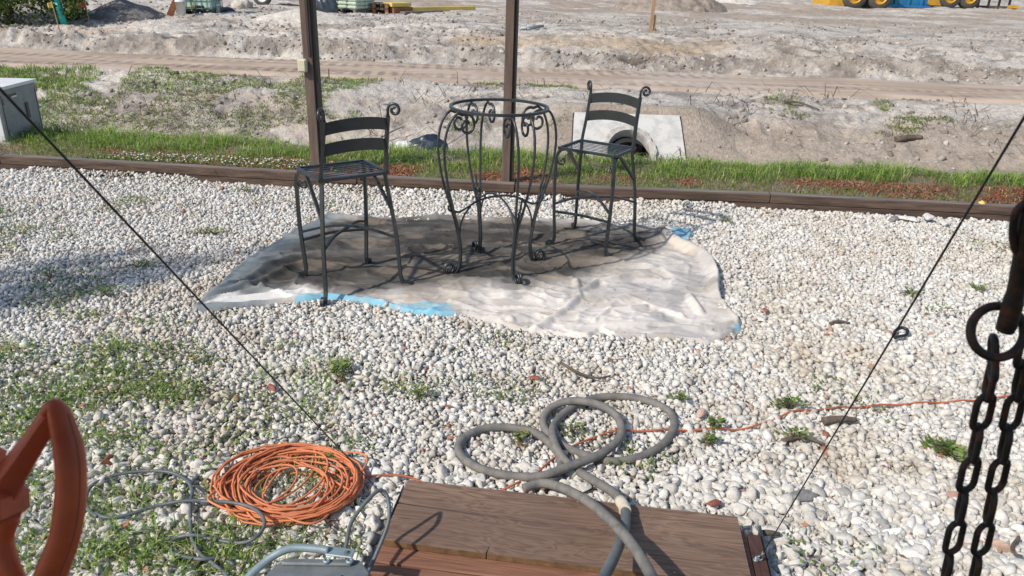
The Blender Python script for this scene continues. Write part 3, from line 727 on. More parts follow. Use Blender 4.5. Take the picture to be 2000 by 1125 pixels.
c2.location = (.548, 5.10, .012); c2.rotation_euler = (0, 0, math.radians(149))

def make_table():
    root = tag(empty('round_table'), 'tall round black iron table frame without its top, scrolled legs on the drop cloth', 'table')
    m = MB(); m.tube([(.318*math.cos(a), .318*math.sin(a), 1.0) for a in np.linspace(0, 2*math.pi, 64, endpoint=False)], .0095, prof=[(-1, -.8), (1, -.8), (1, .8), (-1, .8)], closed=True)
    m.build('top_ring', m_iron, root)
    for q in range(4):
        a = math.radians(27+90*q); d = Vector((math.cos(a), math.sin(a), 0)); tn = Vector((-math.sin(a), math.cos(a), 0)); Z = Vector((0, 0, 1))
        leg = None
        for s in (-1, 1):
            rz = [(.318, .985, .062), (.358, .955, .062), (.392, .89, .060), (.408, .80, .056), (.402, .70, .050), (.378, .58, .040), (.345, .47, .027), (.308, .35, .0095), (.281, .23, .0075), (.272, .14, .0075), (.282, .065, .0075)]
            core = [d*r_+tn*(s*w)+Z*z for r_, z, w in rz]
            top = spiral(d*.258+tn*(s*.064)+Z*.918, d, .064, 1.25, start=math.pi*.35, flip=1, n=30, shrink=.72)
            foot = spiral(d*.350+tn*(s*.0075)+Z*.058, d, .052, 1.3, start=-math.pi*.80, flip=1, n=30, shrink=.7)
            pts = [Vector(p) for p in reversed(top)]+[Vector(p) for p in crom(core, 5)]+foot
            mm = MB().tube(pts, .0085, n=8)
            if leg is None: leg = mm.build('leg', m_iron, root, True)
            else: mm.build('rod', m_iron, leg, True)
        # third strand thickening the lower leg
        core = [d*r_+Z*z for r_, z in ((.372, .55), (.34, .45), (.300, .35), (.273, .23), (.264, .14), (.274, .065), (.306, .014), (.345, .010), (.38, .025))]
        MB().tube(crom(core, 5), .007, n=8).build('rod', m_iron, leg, True)
        # curled brace to the centre and its strut
        sc = spiral(d*.338+Z*.440, d, .026, .9, start=-math.pi*.6, flip=1, n=18, shrink=.6)
        arm = [(.0, .478), (.07, .474), (.15, .458), (.22, .428), (.28, .405), (.322, .413)]
        MB().tube([Vector(p) for p in crom([d*r_+Z*(z+.003*(q % 2)) for r_, z in arm], 5)]+sc, .0068, n=8).build('brace', m_iron, root, True)
        MB().tube(crom([d*.196+Z*.432, d*.238+Z*.39, d*.268+Z*.33, d*.278+Z*.265], 6), .0065, n=8).build('strut', m_iron, root, True)
    return root
t = make_table(); t.location = (-.110, 4.555, .010); t.scale = (.905, .905, 1.04)

# ------------------------------------------------------------------ timber edging (each sleeper its own thing, two courses)
def sleeper(x0, x1, z0, z1, top, label, dy=0.0):
    y0 = float(ty(x0)); y1 = float(ty(x1)); L = math.hypot(x1-x0, y1-y0); a = math.atan2(y1-y0, x1-x0)
    m = MB().box(((x0+x1)/2, (y0+y1)/2+.045+dy, (z0+z1)/2), (L-.006, .09, z1-z0), a, bev=.006)
    o = m.build('timber_sleeper', m_timber)
    if top: o.data.materials.append(m_timbertop); [setattr(p, 'material_index', 1) for p in o.data.polygons if p.normal.z > .9]
    return tag(o, label, 'timber', 'brown timber edging around the gravel')
xs = [-8.2, -4.63, -1.36, 0.0, 2.15, 4.2, 7.2]
TL = ['upper brown timber at the far left, below the grey cabinet', 'upper brown timber between the grey cabinet and the left post', 'upper brown timber passing behind the left iron chair', 'upper brown timber behind the round table at the foot of the right post', 'upper brown timber in front of the concrete slab and the grass right of it', 'upper brown timber at the far right edge behind the chain']
for i in range(6): sleeper(xs[i], xs[i+1], .062, .138, True, TL[i])
ys = [-7.2, -1.42, 1.2, 6.8]
TL2 = ['lower brown timber half buried in gravel left of the left chair', 'lower brown timber half buried in gravel behind the round table', 'lower brown timber half buried in gravel right of the right chair']
for i in range(3): 
    x0, x1 = ys[i], ys[i+1]; y0 = float(ty(x0)); 
    n = 6; m = MB()
    for k in range(n):
        a0 = x0+(x1-x0)*k/n; a1 = x0+(x1-x0)*(k+1)/n; b0 = float(ty(a0)); b1 = float(ty(a1))
        m.box(((a0+a1)/2, (b0+b1)/2+.049, .018), (math.hypot(a1-a0, b1-b0)+(.0), .09, .084), math.atan2(b1-b0, a1-a0))
    tag(m.build('timber_sleeper', m_timber), TL2[i], 'timber', 'brown timber edging around the gravel')
p = at(428/3.308, 1095/3.308, .03); m = MB().box((p[0], p[1]-.02, .035), (.055, .05, .075), .1, bev=.004); tag(m.build('wooden_peg', m_wood), 'short sawn wooden peg at the foot of the timber edging on the left', 'peg')

# ------------------------------------------------------------------ the two posts
def post(px, py, w, label, lean=0):
    p = at(px, py, .12); x, y = p[0], p[1]
    root = tag(empty('wooden_post', (x, y, .0), math.radians(-3)), label, 'post', 'brown posts behind the timber edging')
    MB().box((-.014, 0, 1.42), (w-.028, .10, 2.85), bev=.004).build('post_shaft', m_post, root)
    MB().box((w/2-.0135, .012, 1.42), (.027, .085, 2.846), bev=.003).build('shaded_flank', m_postd, root)  # strip of darker brown painting the post's shaded right side
    return root
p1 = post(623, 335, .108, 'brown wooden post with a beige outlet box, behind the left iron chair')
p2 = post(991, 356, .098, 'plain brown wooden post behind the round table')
# the flat cover strip down the face of the left post, and its outlet box
MB().box((.004, -.056, 1.95), (.022, .012, 1.7), bev=.002).build('cable_strip', m_postd, p1)
b_ = MB().box((-.052, -.075, 1.028), (.072, .05, .105), bev=.008).build('outlet_box', m_beige, p1)
MB().box((-.052, -.104, 1.028), (.058, .010, .09), bev=.004).build('cover', m_beige, b_)

# ------------------------------------------------------------------ metal utility cabinet
root = tag(empty('utility_cabinet', (-5.0, 7.38, .06), math.radians(4)), 'pale grey metal utility cabinet in the grass behind the timber at the left edge', 'utility cabinet')
MB().box((-.46, .34, .28), (.92, .68, .50), bev=.008).build('cabinet_body', m_steelbox, root)
MB().prism([(-.94, -.02), (.015, -.02), (.015, .70), (-.94, .70)], .53, .56).build('lid', m_white, root)
MB().box((-.46, .34, .01), (.98, .74, .06), bev=.01).build('plinth', m_conc, root)
MB().box((-.47, -.003, .27), (.90, .012, .46), bev=.004).build('sunlit_front', m_white, root)  # white sheet paints the sunlight on the cabinet's front
MB().box((.0015, .22, .46), (.004, .16, .028)).build('label_plate', m_blk2, root)
MB().box((.004, .25, .445), (.005, .09, .014)).build('label_plate', m_white, root)
MB().box((.006, .44, .28), (.012, .05, .16), bev=.004).build('latch', m_blk2, root)
for yy_ in (.03, .65): MB().box((.0012, yy_, .27), (.003, .006, .42)).build('door_seam', m_dark, root)
for zz_ in (.12, .42): MB().box((.006, .06, zz_), (.014, .02, .06), bev=.002).build('hinge', m_steelbox, root)

# ------------------------------------------------------------------ concrete headwall with the pipe mouth
def headwall():
    root = tag(empty('culvert_headwall', (HW[0], HW[1], -.52)), 'sloping pale concrete slab with a round pipe mouth set in the ditch bank', 'culvert')
    hw = HW[3]; L = math.hypot(.56, .50); sl_ = math.atan2(.50, .56)
    R = Matrix.Rotation(sl_, 3, 'X')
    # outline in slab coordinates (u across, s up the slope), hole as half ellipse reaching the lower edge
    rx, ry, cy = .285, .37, .07; n = 40
    hole = [(rx*math.cos(a), cy+ry*math.sin(a)) for a in np.linspace(0, math.pi, n)]
    hole = [(rx, 0)]+hole+[(-rx, 0)]
    outer = []
    for (hx, hy) in hole:
        if hy <= 1e-6: outer.append((hw if hx > 0 else -hw, 0)); continue
        a = math.atan2(hy-cy+.02, hx); c_, s_ = math.cos(a), math.sin(a)
        k = min((hw-.0)/max(abs(c_), 1e-6), (L-cy)/max(s_, 1e-6)); outer.append((c_*k*(1), cy+s_*k))
    th = .10
    def P(u, s, d): v = R @ Vector((u, s, d)); return (v.x, v.y, v.z)
    vs = []
    for (h, o_) in zip(hole, outer):
        wq = 1-.045*(o_[1]/L); vs += [P(h[0], h[1], th), P(o_[0]*wq, o_[1], th), P(h[0], h[1], 0), P(o_[0]*wq, o_[1], 0)]
    f = []
    for i in range(len(hole)-1):
        a = i*4; b = a+4; f += [(a, a+1, b+1, b), (a+2, b+2, b+3, a+3), (a+1, a+3, b+3, b+1), (a, b, b+2, a+2)]
    MB().add(vs, f).build('slab', m_conc, root)
    # raised collar of the pipe cut to the slope
    ring = [P(1.0*(rx+.0)*math.cos(a), cy+ry*math.sin(a), .11) for a in np.linspace(-.25, math.pi+.25, 44)]
    ro, ri = 1.30, 1.0
    vs = []; f = []
    A = np.linspace(-.3, math.pi+.3, 48)
    for i, a in enumerate(A):
        j = 1+.03*math.sin(a*9)+.02*math.sin(a*23)
        for (k, dz) in ((ri, .02), (ri, .115), (ri*1.04, .15), (ro*j*.97, .15), (ro*j, .115), (ro*j, .06)):
            vs.append(P(rx*k*math.cos(a)*(1.0), cy+ry*k*math.sin(a)*(1 if k == ri else .97), dz))
    for i in range(len(A)-1):
        for k in range(5): f.append((i*6+k, i*6+k+1, i*6+7+k, i*6+6+k))
    f += [(0, 1, 2, 3, 4, 5), tuple((len(A)-1)*6+k for k in (5, 4, 3, 2, 1, 0))]
    MB().add(vs, f).build('pipe_collar', m_concr, root)
    # pipe bore: short capped tube under the bank, its darkness painted near-black
    m = MB(); n = 28; N = 5; vs = []; f = []
    for i in range(N):
        y = -.0+.14*i
        for k in range(n):
            a = 2*math.pi*k/n; vs.append((.262*math.cos(a), y+.02+.0*k, .085+.20*math.sin(a)))
    for i in range(N-1):
        for k in range(n): f.append((i*n+(k+1) % n, i*n+k, (i+1)*n+k, (i+1)*n+(k+1) % n))
    f.append(tuple((N-1)*n+k for k in range(n)))
    m.add(vs, f); m.build('pipe_bore', m_dark, root)
    # dark expansion strips beside the slab
    for s in (-1, 1):
        m = MB(); q = [P(s*(hw+.004), 0, -.02), P(s*(hw+.016), 0, -.02), P(s*(hw*.957+.014), L, -.02), P(s*(hw*.957+.002), L, -.02)]
        q2 = [P(s*(hw+.004), 0, th-.012), P(s*(hw+.016), 0, th-.012), P(s*(hw*.957+.014), L, th-.012), P(s*(hw*.957+.002), L, th-.012)]
        m.add(q+q2, [(0, 1, 2, 3), (4, 5, 6, 7), (0, 1, 5, 4), (1, 2, 6, 5), (2, 3, 7, 6), (3, 0, 4, 7)]); m.build('edge_strip', m_dark, root)
headwall()

# ------------------------------------------------------------------ wooden platform at the bottom edge
def woodmat(name, a, b_, c_, sc, spk=True, ax=(1.6, 9, 9)):
    m = bpy.data.materials.new(name); m.use_nodes = True; N = m.node_tree.nodes; L = m.node_tree.links; p = N['Principled BSDF']
    p.inputs['Roughness'].default_value = .72; p.inputs['Specular IOR Level'].default_value = .3
    tc = N.new('ShaderNodeTexCoord'); mp = N.new('ShaderNodeMapping'); mp.inputs['Scale'].default_value = ax; L.new(tc.outputs['Object'], mp.inputs[0])
    n = N.new('ShaderNodeTexNoise'); n.inputs['Scale'].default_value = sc; n.inputs['Detail'].default_value = 3; n.inputs['Distortion'].default_value = 1.2; L.new(mp.outputs[0], n.inputs[0])
    mul = N.new('ShaderNodeMath'); mul.operation = 'MULTIPLY'; mul.inputs[1].default_value = 9; L.new(n.outputs[0], mul.inputs[0])
    fr = N.new('ShaderNodeMath'); fr.operation = 'PINGPONG'; fr.inputs[1].default_value = .5; L.new(mul.outputs[0], fr.inputs[0])
    n2 = N.new('ShaderNodeTexNoise'); n2.inputs['Scale'].default_value = 2.4; n2.inputs['Detail'].default_value = 6; L.new(tc.outputs['Object'], n2.inputs[0])
    n3 = N.new('ShaderNodeTexNoise'); n3.inputs['Scale'].default_value = 6; n3.inputs['Detail'].default_value = 8; mp3 = N.new('ShaderNodeMapping'); mp3.inputs['Scale'].default_value = (1, 26, 26); L.new(tc.outputs['Object'], mp3.inputs[0]); L.new(mp3.outputs[0], n3.inputs[0])
    ad = N.new('ShaderNodeMath'); ad.operation = 'MULTIPLY_ADD'; ad.inputs[1].default_value = 1.1; L.new(n3.outputs[0], ad.inputs[0]); L.new(fr.outputs[0], ad.inputs[2])
    r = N.new('ShaderNodeValToRGB'); e = r.color_ramp.elements; e[0].position = .40; e[0].color = (*b_, 1); e[1].position = 1.05; e[1].color = (*a, 1); L.new(ad.outputs[0], r.inputs[0])
    r2 = N.new('ShaderNodeValToRGB'); r2.color_ramp.elements[0].position = .42; r2.color_ramp.elements[1].position = .62; L.new(n2.outputs[0], r2.inputs[0])
    x = N.new('ShaderNodeMix'); x.data_type = 'RGBA'; L.new(r2.outputs[0], x.inputs[0]); L.new(r.outputs[0], x.inputs[6]); x.inputs[7].default_value = (*c_, 1)
    y = N.new('ShaderNodeMath'); y.operation = 'MULTIPLY'; y.inputs[1].default_value = .5; L.new(r2.outputs[0], y.inputs[0]); L.new(y.outputs[0], x.inputs[0])
    cur = x.outputs[2]
    if spk:
        v = N.new('ShaderNodeTexVoronoi'); v.inputs['Scale'].default_value = 16; L.new(tc.outputs['Object'], v.inputs[0])
        lt = N.new('ShaderNodeMath'); lt.operation = 'LESS_THAN'; lt.inputs[1].default_value = .055; L.new(v.outputs['Distance'], lt.inputs[0])
        sp = N.new('ShaderNodeSeparateColor'); L.new(v.outputs['Color'], sp.inputs[0])
        gt = N.new('ShaderNodeMath'); gt.operation = 'GREATER_THAN'; gt.inputs[1].default_value = .62; L.new(sp.outputs[0], gt.inputs[0])
        mm = N.new('ShaderNodeMath'); mm.operation = 'MULTIPLY'; L.new(lt.outputs[0], mm.inputs[0]); L.new(gt.outputs[0], mm.inputs[1])
        x2 = N.new('ShaderNodeMix'); x2.data_type = 'RGBA'; L.new(mm.outputs[0], x2.inputs[0]); L.new(cur, x2.inputs[6]); x2.inputs[7].default_value = (.55, .42, .30, 1); cur = x2.outputs[2]
    L.new(cur, p.inputs['Base Color'])
    bp = N.new('ShaderNodeBump'); bp.inputs['Strength'].default_value = .35; bp.inputs['Distance'].default_value = .003; L.new(ad.outputs[0], bp.inputs['Height']); L.new(bp.outputs[0], p.inputs['Normal'])
    return m
m_ply = woodmat('stained_plywood', (.275, .180, .125), (.115, .070, .048), (.14, .088, .064), 1.5)
m_deck = woodmat('red_stained_boards', (.31, .155, .095), (.14, .062, .040), (.20, .095, .06), 1.2, spk=False, ax=(1.2, 14, 14))
m_dkwood = woodmat('dark_brown_board', (.11, .055, .045), (.045, .022, .018), (.07, .035, .028), 1.2, spk=False, ax=(14, 1.2, 14))  # darker brown for the end board and joists
m_ochre = mat('raw_plywood_edge', (.20, .11, .05), rough=.8, var=.5, vscale=30)
PO = at(797, 937, .112); PA = math.atan2(*(at(1440, 1009, .112)-PO)[1::-1][:2][::1]) if False else None
d_ = at(1440, 1009, .112)-PO; PA = math.atan2(d_[1], d_[0]); PL = math.hypot(d_[0], d_[1])
plat = tag(empty('wooden_platform', (PO[0], PO[1], 0), PA), 'low brown stained wooden platform with a plywood plank on top, lying on the gravel', 'platform')
def pl(m, name, mt, par=plat, **k): return m.build(name, mt, par, **k)
# plywood plank with a saw cut in its front edge
cut = .335
W_ = .318
m = MB(); v = []; f = []
for (z) in (.090, .112):
    v += [(0, 0, z), (PL, 0, z), (PL+.004, -W_, z), (cut+.002, -W_, z), (cut+.006, -W_+.045, z), (cut-.002, -W_, z), (.0, -W_+.004, z)]
f = [(6, 5, 4, 3, 2, 1, 0), tuple(range(7, 14))]+[(i, (i+1) % 7, 7+(i+1) % 7, 7+i) for i in range(7)]
pk = pl(m.add(v, f), 'plank', m_ply); pk.data.materials.append(m_ochre)
for p in pk.data.polygons:
    if abs(p.normal.z) < .3: p.material_index = 1
v0 = -.035
bws = [.35, .145, .145, .145, .145, .145]
for i, w in enumerate(bws):
    pl(MB().box((PL/2+.008, v0-w/2, .066), (PL+.035, w-.006, .040), bev=.003), 'deck_board', m_deck); v0 -= w
pl(MB().box((PL+.052, -.66, .064), (.045, 1.23, .040), bev=.003), 'end_board', m_dkwood)
for s in (-.016, PL+.079):
    m = MB(); m.box((s, -.65, .045), (.005, 1.30, .085), bev=.001); m.box((s+(.014 if s > 0 else -.014), -.65, .006), (.030, 1.30, .005), bev=.001)
    pl(m, 'metal_edge', m_blk2)
pl(MB().box((PL/2, -.05, .024), (PL, .03, .042)), 'joist', m_dkwood); pl(MB().box((PL/2, -.9, .024), (PL, .03, .042)), 'joist', m_dkwood)
def torus(m, c, R_, r_, ax=(0, 1, 0), n=24):
    Rm = Vector((0, 0, 1)).rotation_difference(Vector(ax)).to_matrix()
    return m.tube([Rm @ Vector((R_*math.cos(a), R_*math.sin(a), 0))+Vector(c) for a in np.linspace(0, 2*math.pi, n, endpoint=False)], r_, closed=True)
e1 = at(1484, 1092, .092); e2 = at(762, 983, .10)
for e in (e1, e2):
    iv = plat.matrix_world.inverted() if False else (Matrix.Translation((PO[0], PO[1], 0)) @ Matrix.Rotation(PA, 4, 'Z')).inverted()
    q = iv @ Vector(e)
    m = MB().lathe((q.x-.012, q.y, .084), [(.008, 0), (.008, .005), (.004, .005), (.004, .016)], 12); torus(m, (q.x, q.y, .096), .008, .0025); m.tube([(q.x-.012, q.y, .092), (q.x, q.y, .094)], .003)
    pl(m, 'eye_bolt', m_alul, smooth=True)

# steel cables rising from the platform
def cable(e, far, label):
    A = Vector(e)+Vector((0, 0, .004)); B = Vector(far); B = A+(B-A)*1.12
    pts = [A.lerp(B, t) for t in np.linspace(0, 1, 30)]
    root = MB().tube(pts, .0017, n=8).build('steel_cable', m_cable, None, True)
    k = A.lerp(B, .012); k2 = A.lerp(B, .03); MB().tube([k, k2], .0042, n=8).build('ferrule', m_alul, root, True)
    return tag(root, label, 'cable')
cable(e1, dep(2010, 213, .85), 'thin dark cable rising to the right from the right corner of the wooden platform')
cable(e2, dep(-10, 163, .80), 'thin dark cable rising to the left from the left corner of the wooden platform')

# ------------------------------------------------------------------ grey corrugated hoses
m_hose = mat('dusty_grey_hose', (.205, .19, .172), rough=.75, col2=(.155, .147, .136), vscale=22, bump=.3, bscale=50, spec=.3, vpos=(.42, .54))
m_hose2 = mat('smooth_grey_hose', (.16, .17, .17), rough=.6, col2=(.11, .115, .12), vscale=10, spec=.4)
m_mask = mat('cream_tape', (.72, .64, .50), rough=.8, var=.3, vscale=30)
def px3(L): return [at(p[0], p[1], p[2]+(.016 if p[2] < .06 else .008)) for p in L]
def hose(pts, r, mt, name, par=None, ribs=True, k=16):
    c = crom(pts, k); c = [Vector(p) for p in c]
    # resample evenly
    d = [0]
    for i in range(1, len(c)): d.append(d[-1]+(c[i]-c[i-1]).length)
    st = .005 if ribs else .012; n = int(d[-1]/st); out = []
    for t in np.linspace(0, d[-1], n): out.append(Vector([np.interp(t, d, [p[j] for p in c]) for j in range(3)]))
    rr = [r*(1+(.05 if i % 2 else -.0)) for i in range(n)] if ribs else r
    return MB().tube(out, rr, n=14).build(name, mt, par, True)
def z1(p): return (860+p[0]/2.921, 740+p[1]/2.921, p[2])
r_ = .0165
near_h = [(1022, 954, .03), (1060, 944, .038), (1105, 956, .10), (1160, 988, .165), (1215, 1040, .21), (1255, 1095, .25), (1288, 1160, .29), (1312, 1240, .33), (1330, 1360, .36)]
o = hose(px3(near_h), r_, m_hose, 'grey_hose'); tag(o, 'short dusty grey hose end arching from the gravel over the plywood plank', 'hose', 'grey hoses')
loop = [(575, 612, .03), (655, 565, .02), (690, 470, .02), (640, 385, .022), (540, 308, .022), (400, 278, .024), (250, 285, .024), (140, 335, .024), (104, 395, .024), (145, 465, .024), (250, 520, .026), (420, 556, .03), (570, 556, .045), (700, 512, .06), (850, 458, .05), (960, 400, .045), (1030, 320, .045), (1018, 230, .05), (950, 168, .055), (850, 133, .058), (730, 127, .05), (640, 162, .035), (590, 222, .024), (600, 290, .022), (660, 352, .022), (740, 402, .022), (830, 436, .022), (920, 462, .02), (1020, 470, .02), (1150, 440, .02), (1262, 380, .02), (1330, 290, .02), (1318, 200, .02), (1230, 142, .02), (1100, 108, .02), (960, 101, .02), (850, 118, .02), (740, 170, .02), (668, 235, .02), (640, 300, .044), (660, 385, .05), (715, 470, .03), (790, 530, .025), (880, 582, .03), (980, 645, .07), (1038, 700, .12)]
P3 = px3([z1(p) for p in loop])
o = hose(P3, r_, m_hose, 'grey_hose', k=10); tag(o, 'long dusty grey hose looped three times on the gravel behind the plywood plank', 'hose', 'grey hoses')
tail = [(1022, 685, .12), (1052, 735, .13), (1056, 790, .145), (1050, 860, .165), (1020, 950, .19), (975, 1050, .215), (925, 1150, .24), (880, 1290, .27)]
T3 = px3([z1(p) for p in tail])
hose(T3, .0165, m_hose2, 'hose_tail', o, ribs=False)
hose([T3[0]*.9+T3[1]*.1-np.array([0, 0, .002]), T3[1], T3[1]*.6+T3[2]*.4], .0205, m_mask, 'taped_joint', o, ribs=False)

# ------------------------------------------------------------------ orange extension cord
def even(c, st):
    c = [Vector(p) for p in c]; d = [0]
    for i in range(1, len(c)): d.append(d[-1]+(c[i]-c[i-1]).length)
    n = max(2, int(d[-1]/st)); A = np.array(c); out = [np.interp(np.linspace(0, d[-1], n), d, A[:, j]) for j in range(3)]
    return [Vector(p) for p in zip(*out)]
rc = np.random.default_rng(44)
L_ = at(420, 965); R_ = at(711, 965); T_ = at(575, 893); B_ = at(570, 1052)
cx = (L_[0]+R_[0])/2; cy = (T_[1]+B_[1])/2; ax_ = (R_[0]-L_[0])/2; ay_ = (T_[1]-B_[1])/2
coil = []
NL = 22; ks = rc.uniform(.44, .98, NL+1); ks[::4] = rc.uniform(.88, 1.0, len(ks[::4])); ox = rc.uniform(-1, 1, NL+1)*.22; oy = rc.uniform(-1, 1, NL+1)*.20; zz = np.linspace(.034, .072, NL+1)+rc.uniform(-.006, .006, NL+1)
ph = rc.uniform(0, 6.28, NL+1)
for i in range(NL*20):
    t = i/20; a = 2*math.pi*t+1.2
    k = np.interp(t, range(NL+1), ks); dx = np.interp(t, range(NL+1), ox)*(1-k)*3; dy = np.interp(t, range(NL+1), oy)*(1-k)*3
    k = k*(1+.06*math.sin(2*a+np.interp(t, range(NL+1), ph)))
    sh = (1-k)*.18
    coil.append((cx+ax_*(k*math.cos(a)+dx+sh), cy+ay_*(k*math.sin(a)+dy+sh*.2), np.interp(t, range(NL+1), zz)+.006*math.sin(3*a+t)))
# small loop thrown off the top, then the tail to the right
lp = [at(640, 905, .04), at(600, 893, .035), at(560, 890, .03), at(528, 883, .025), at(519, 873, .025), at(535, 866, .025), at(560, 866, .025), at(572, 876, .03), at(568, 893, .045), at(550, 915, .06), at(530, 940, .062), at(515, 965, .06)]
pts = list(coil)+[Vector(p) for p in crom([coil[-1], at(690, 960, .06), at(672, 925, .05)]+lp, 5)]
m_c = MB().tube(even(pts, .010), .0040, n=8)
for j in range(9):
    ex, ey = rc.uniform(.45, .95), rc.uniform(.45, .92); dx, dy = (1-ex)*rc.uniform(-.95, .75)*ax_, (1-ey)*rc.uniform(-.95, .8)*ay_; p0 = rc.uniform(0, 6.28); tw = rc.uniform(-.4, .4); zb = rc.uniform(.040, .078)
    m_c.tube(even([(cx+dx+ax_*ex*math.cos(a)*(1+.08*math.sin(2*a+p0)), cy+dy+ay_*ey*math.sin(a+tw)*(1+.10*math.sin(3*a+p0)), zb+.010*math.sin(2*a+p0)) for a in np.linspace(0, 2*math.pi, 50)], .010), .0040, n=8)
o = m_c.build('extension_cord', m_cord, None, True)
tag(o, 'bright orange extension cord piled in an untidy coil on the gravel left of the platform', 'cord')
t2 = px3([(628, 895, .05), (662, 895, .045), (690, 912, .03), (694, 935, .03), (720, 930, .024), (750, 926, .022), (790, 931, .02), (830, 945, .012), (900, 975, .012), (960, 962, .012), (1005, 947, .02), (1045, 925, .02), (1080, 895, .02), (1128, 868, .02), (1165, 851, .022), (1210, 842, .022), (1300, 840, .022), (1400, 838, .022), (1460, 836, .022), (1505, 822, .022), (1545, 805, .024), (1600, 799, .022), (1700, 793, .022), (1800, 787, .022), (1905, 782, .022), (1975, 774, .022), (2060, 765, .022), (2200, 752, .022)])
# behind the plank the run lies on the gravel, just past its edge
pts = even(crom(t2, 10), .012)
ca, sa = math.cos(PA), math.sin(PA)
for p in pts:
    u = (p.x-PO[0])*ca+(p.y-PO[1])*sa; v = -(p.x-PO[0])*sa+(p.y-PO[1])*ca
    if -.02 < u < PL+.05 and v < .015: p.x += -sa*(.015-v); p.y += ca*(.015-v); p.z = .03
    p.z += .004*math.sin(p.x*31)
o = MB().tube(pts, .0043, n=8).build('extension_cord', m_cordold, None, True)
tag(o, 'single dusty orange cord running across the gravel beneath the grey hose to the right edge', 'cord')

# ------------------------------------------------------------------ grey cables at the lower left
def z2(p): return (p[0]/2.922, 740+p[1]/2.922, p[2])
def z3(p): return (380+p[0]/3.947, 840+p[1]/3.947, p[2])
A_ = [z2(p) for p in [(560, 800, .02), (520, 770, .02), (496, 720, .02), (512, 640, .02), (580, 590, .022), (700, 553, .024), (850, 538, .024), (980, 548, .024), (1065, 590, .024), (1098, 650, .03), (1090, 720, .022), (1090, 850, .026), (1102, 940, .03), (1150, 1018, .024), (1210, 1062, .024), (1300, 1140, .022), (1380, 1240, .022)]]
o = MB().tube(even([p+np.array([0, 0, .010]) for p in crom(px3(A_), 8)], .012), .0062, n=8).build('power_cable', m_grey, None, True)
tag(o, 'grey power cable making a wide open loop on the weedy gravel beside the orange handle', 'cable', 'grey cables lying at the lower left')
B2 = [z2(p) for p in [(545, 780, .02), (600, 803, .022), (680, 800, .022), (780, 775, .024), (900, 737, .024), (1050, 710, .036), (1200, 710, .03)]]+[z3(p) for p in [(0, 565, .03), (120, 568, .035), (250, 572, .055), (400, 600, .07), (495, 648, .075), (540, 715, .075), (525, 790, .065), (455, 860, .05), (350, 890, .03), (200, 870, .024), (0, 832, .024)]]+[z2(p) for p in [(1200, 918, .022), (1095, 905, .036), (1010, 922, .024), (966, 962, .022), (985, 1002, .022), (1060, 1030, .022), (1150, 1043, .036), (1260, 1040, .022), (1340, 1075, .02)]]
o = MB().tube(even([p+np.array([0, 0, .010]) for p in crom(px3(B2), 8)], .012), .0062, n=8).build('power_cable', m_grey, None, True)
tag(o, 'grey power cable curling over the left side of the orange cord coil', 'cable', 'grey cables lying at the lower left')
C2 = [z3(p) for p in [(1150, 960, .20), (1168, 890, .21), (1205, 720, .24), (1300, 580, .27), (1385, 490, .285), (1440, 462, .285), (1482, 500, .27), (1500, 590, .25), (1498, 690, .22), (1465, 800, .19), (1415, 920, .16), (1360, 1050, .13), (1300, 1170, .115), (1200, 1300, .11)]]
o = MB().tube(even(crom(px3(C2), 8), .012), .0062, n=8).build('power_cable', m_grey, None, True)
tag(o, 'stiff grey power cable arching up between the work light and the platform', 'cable', 'grey cables lying at the lower left')

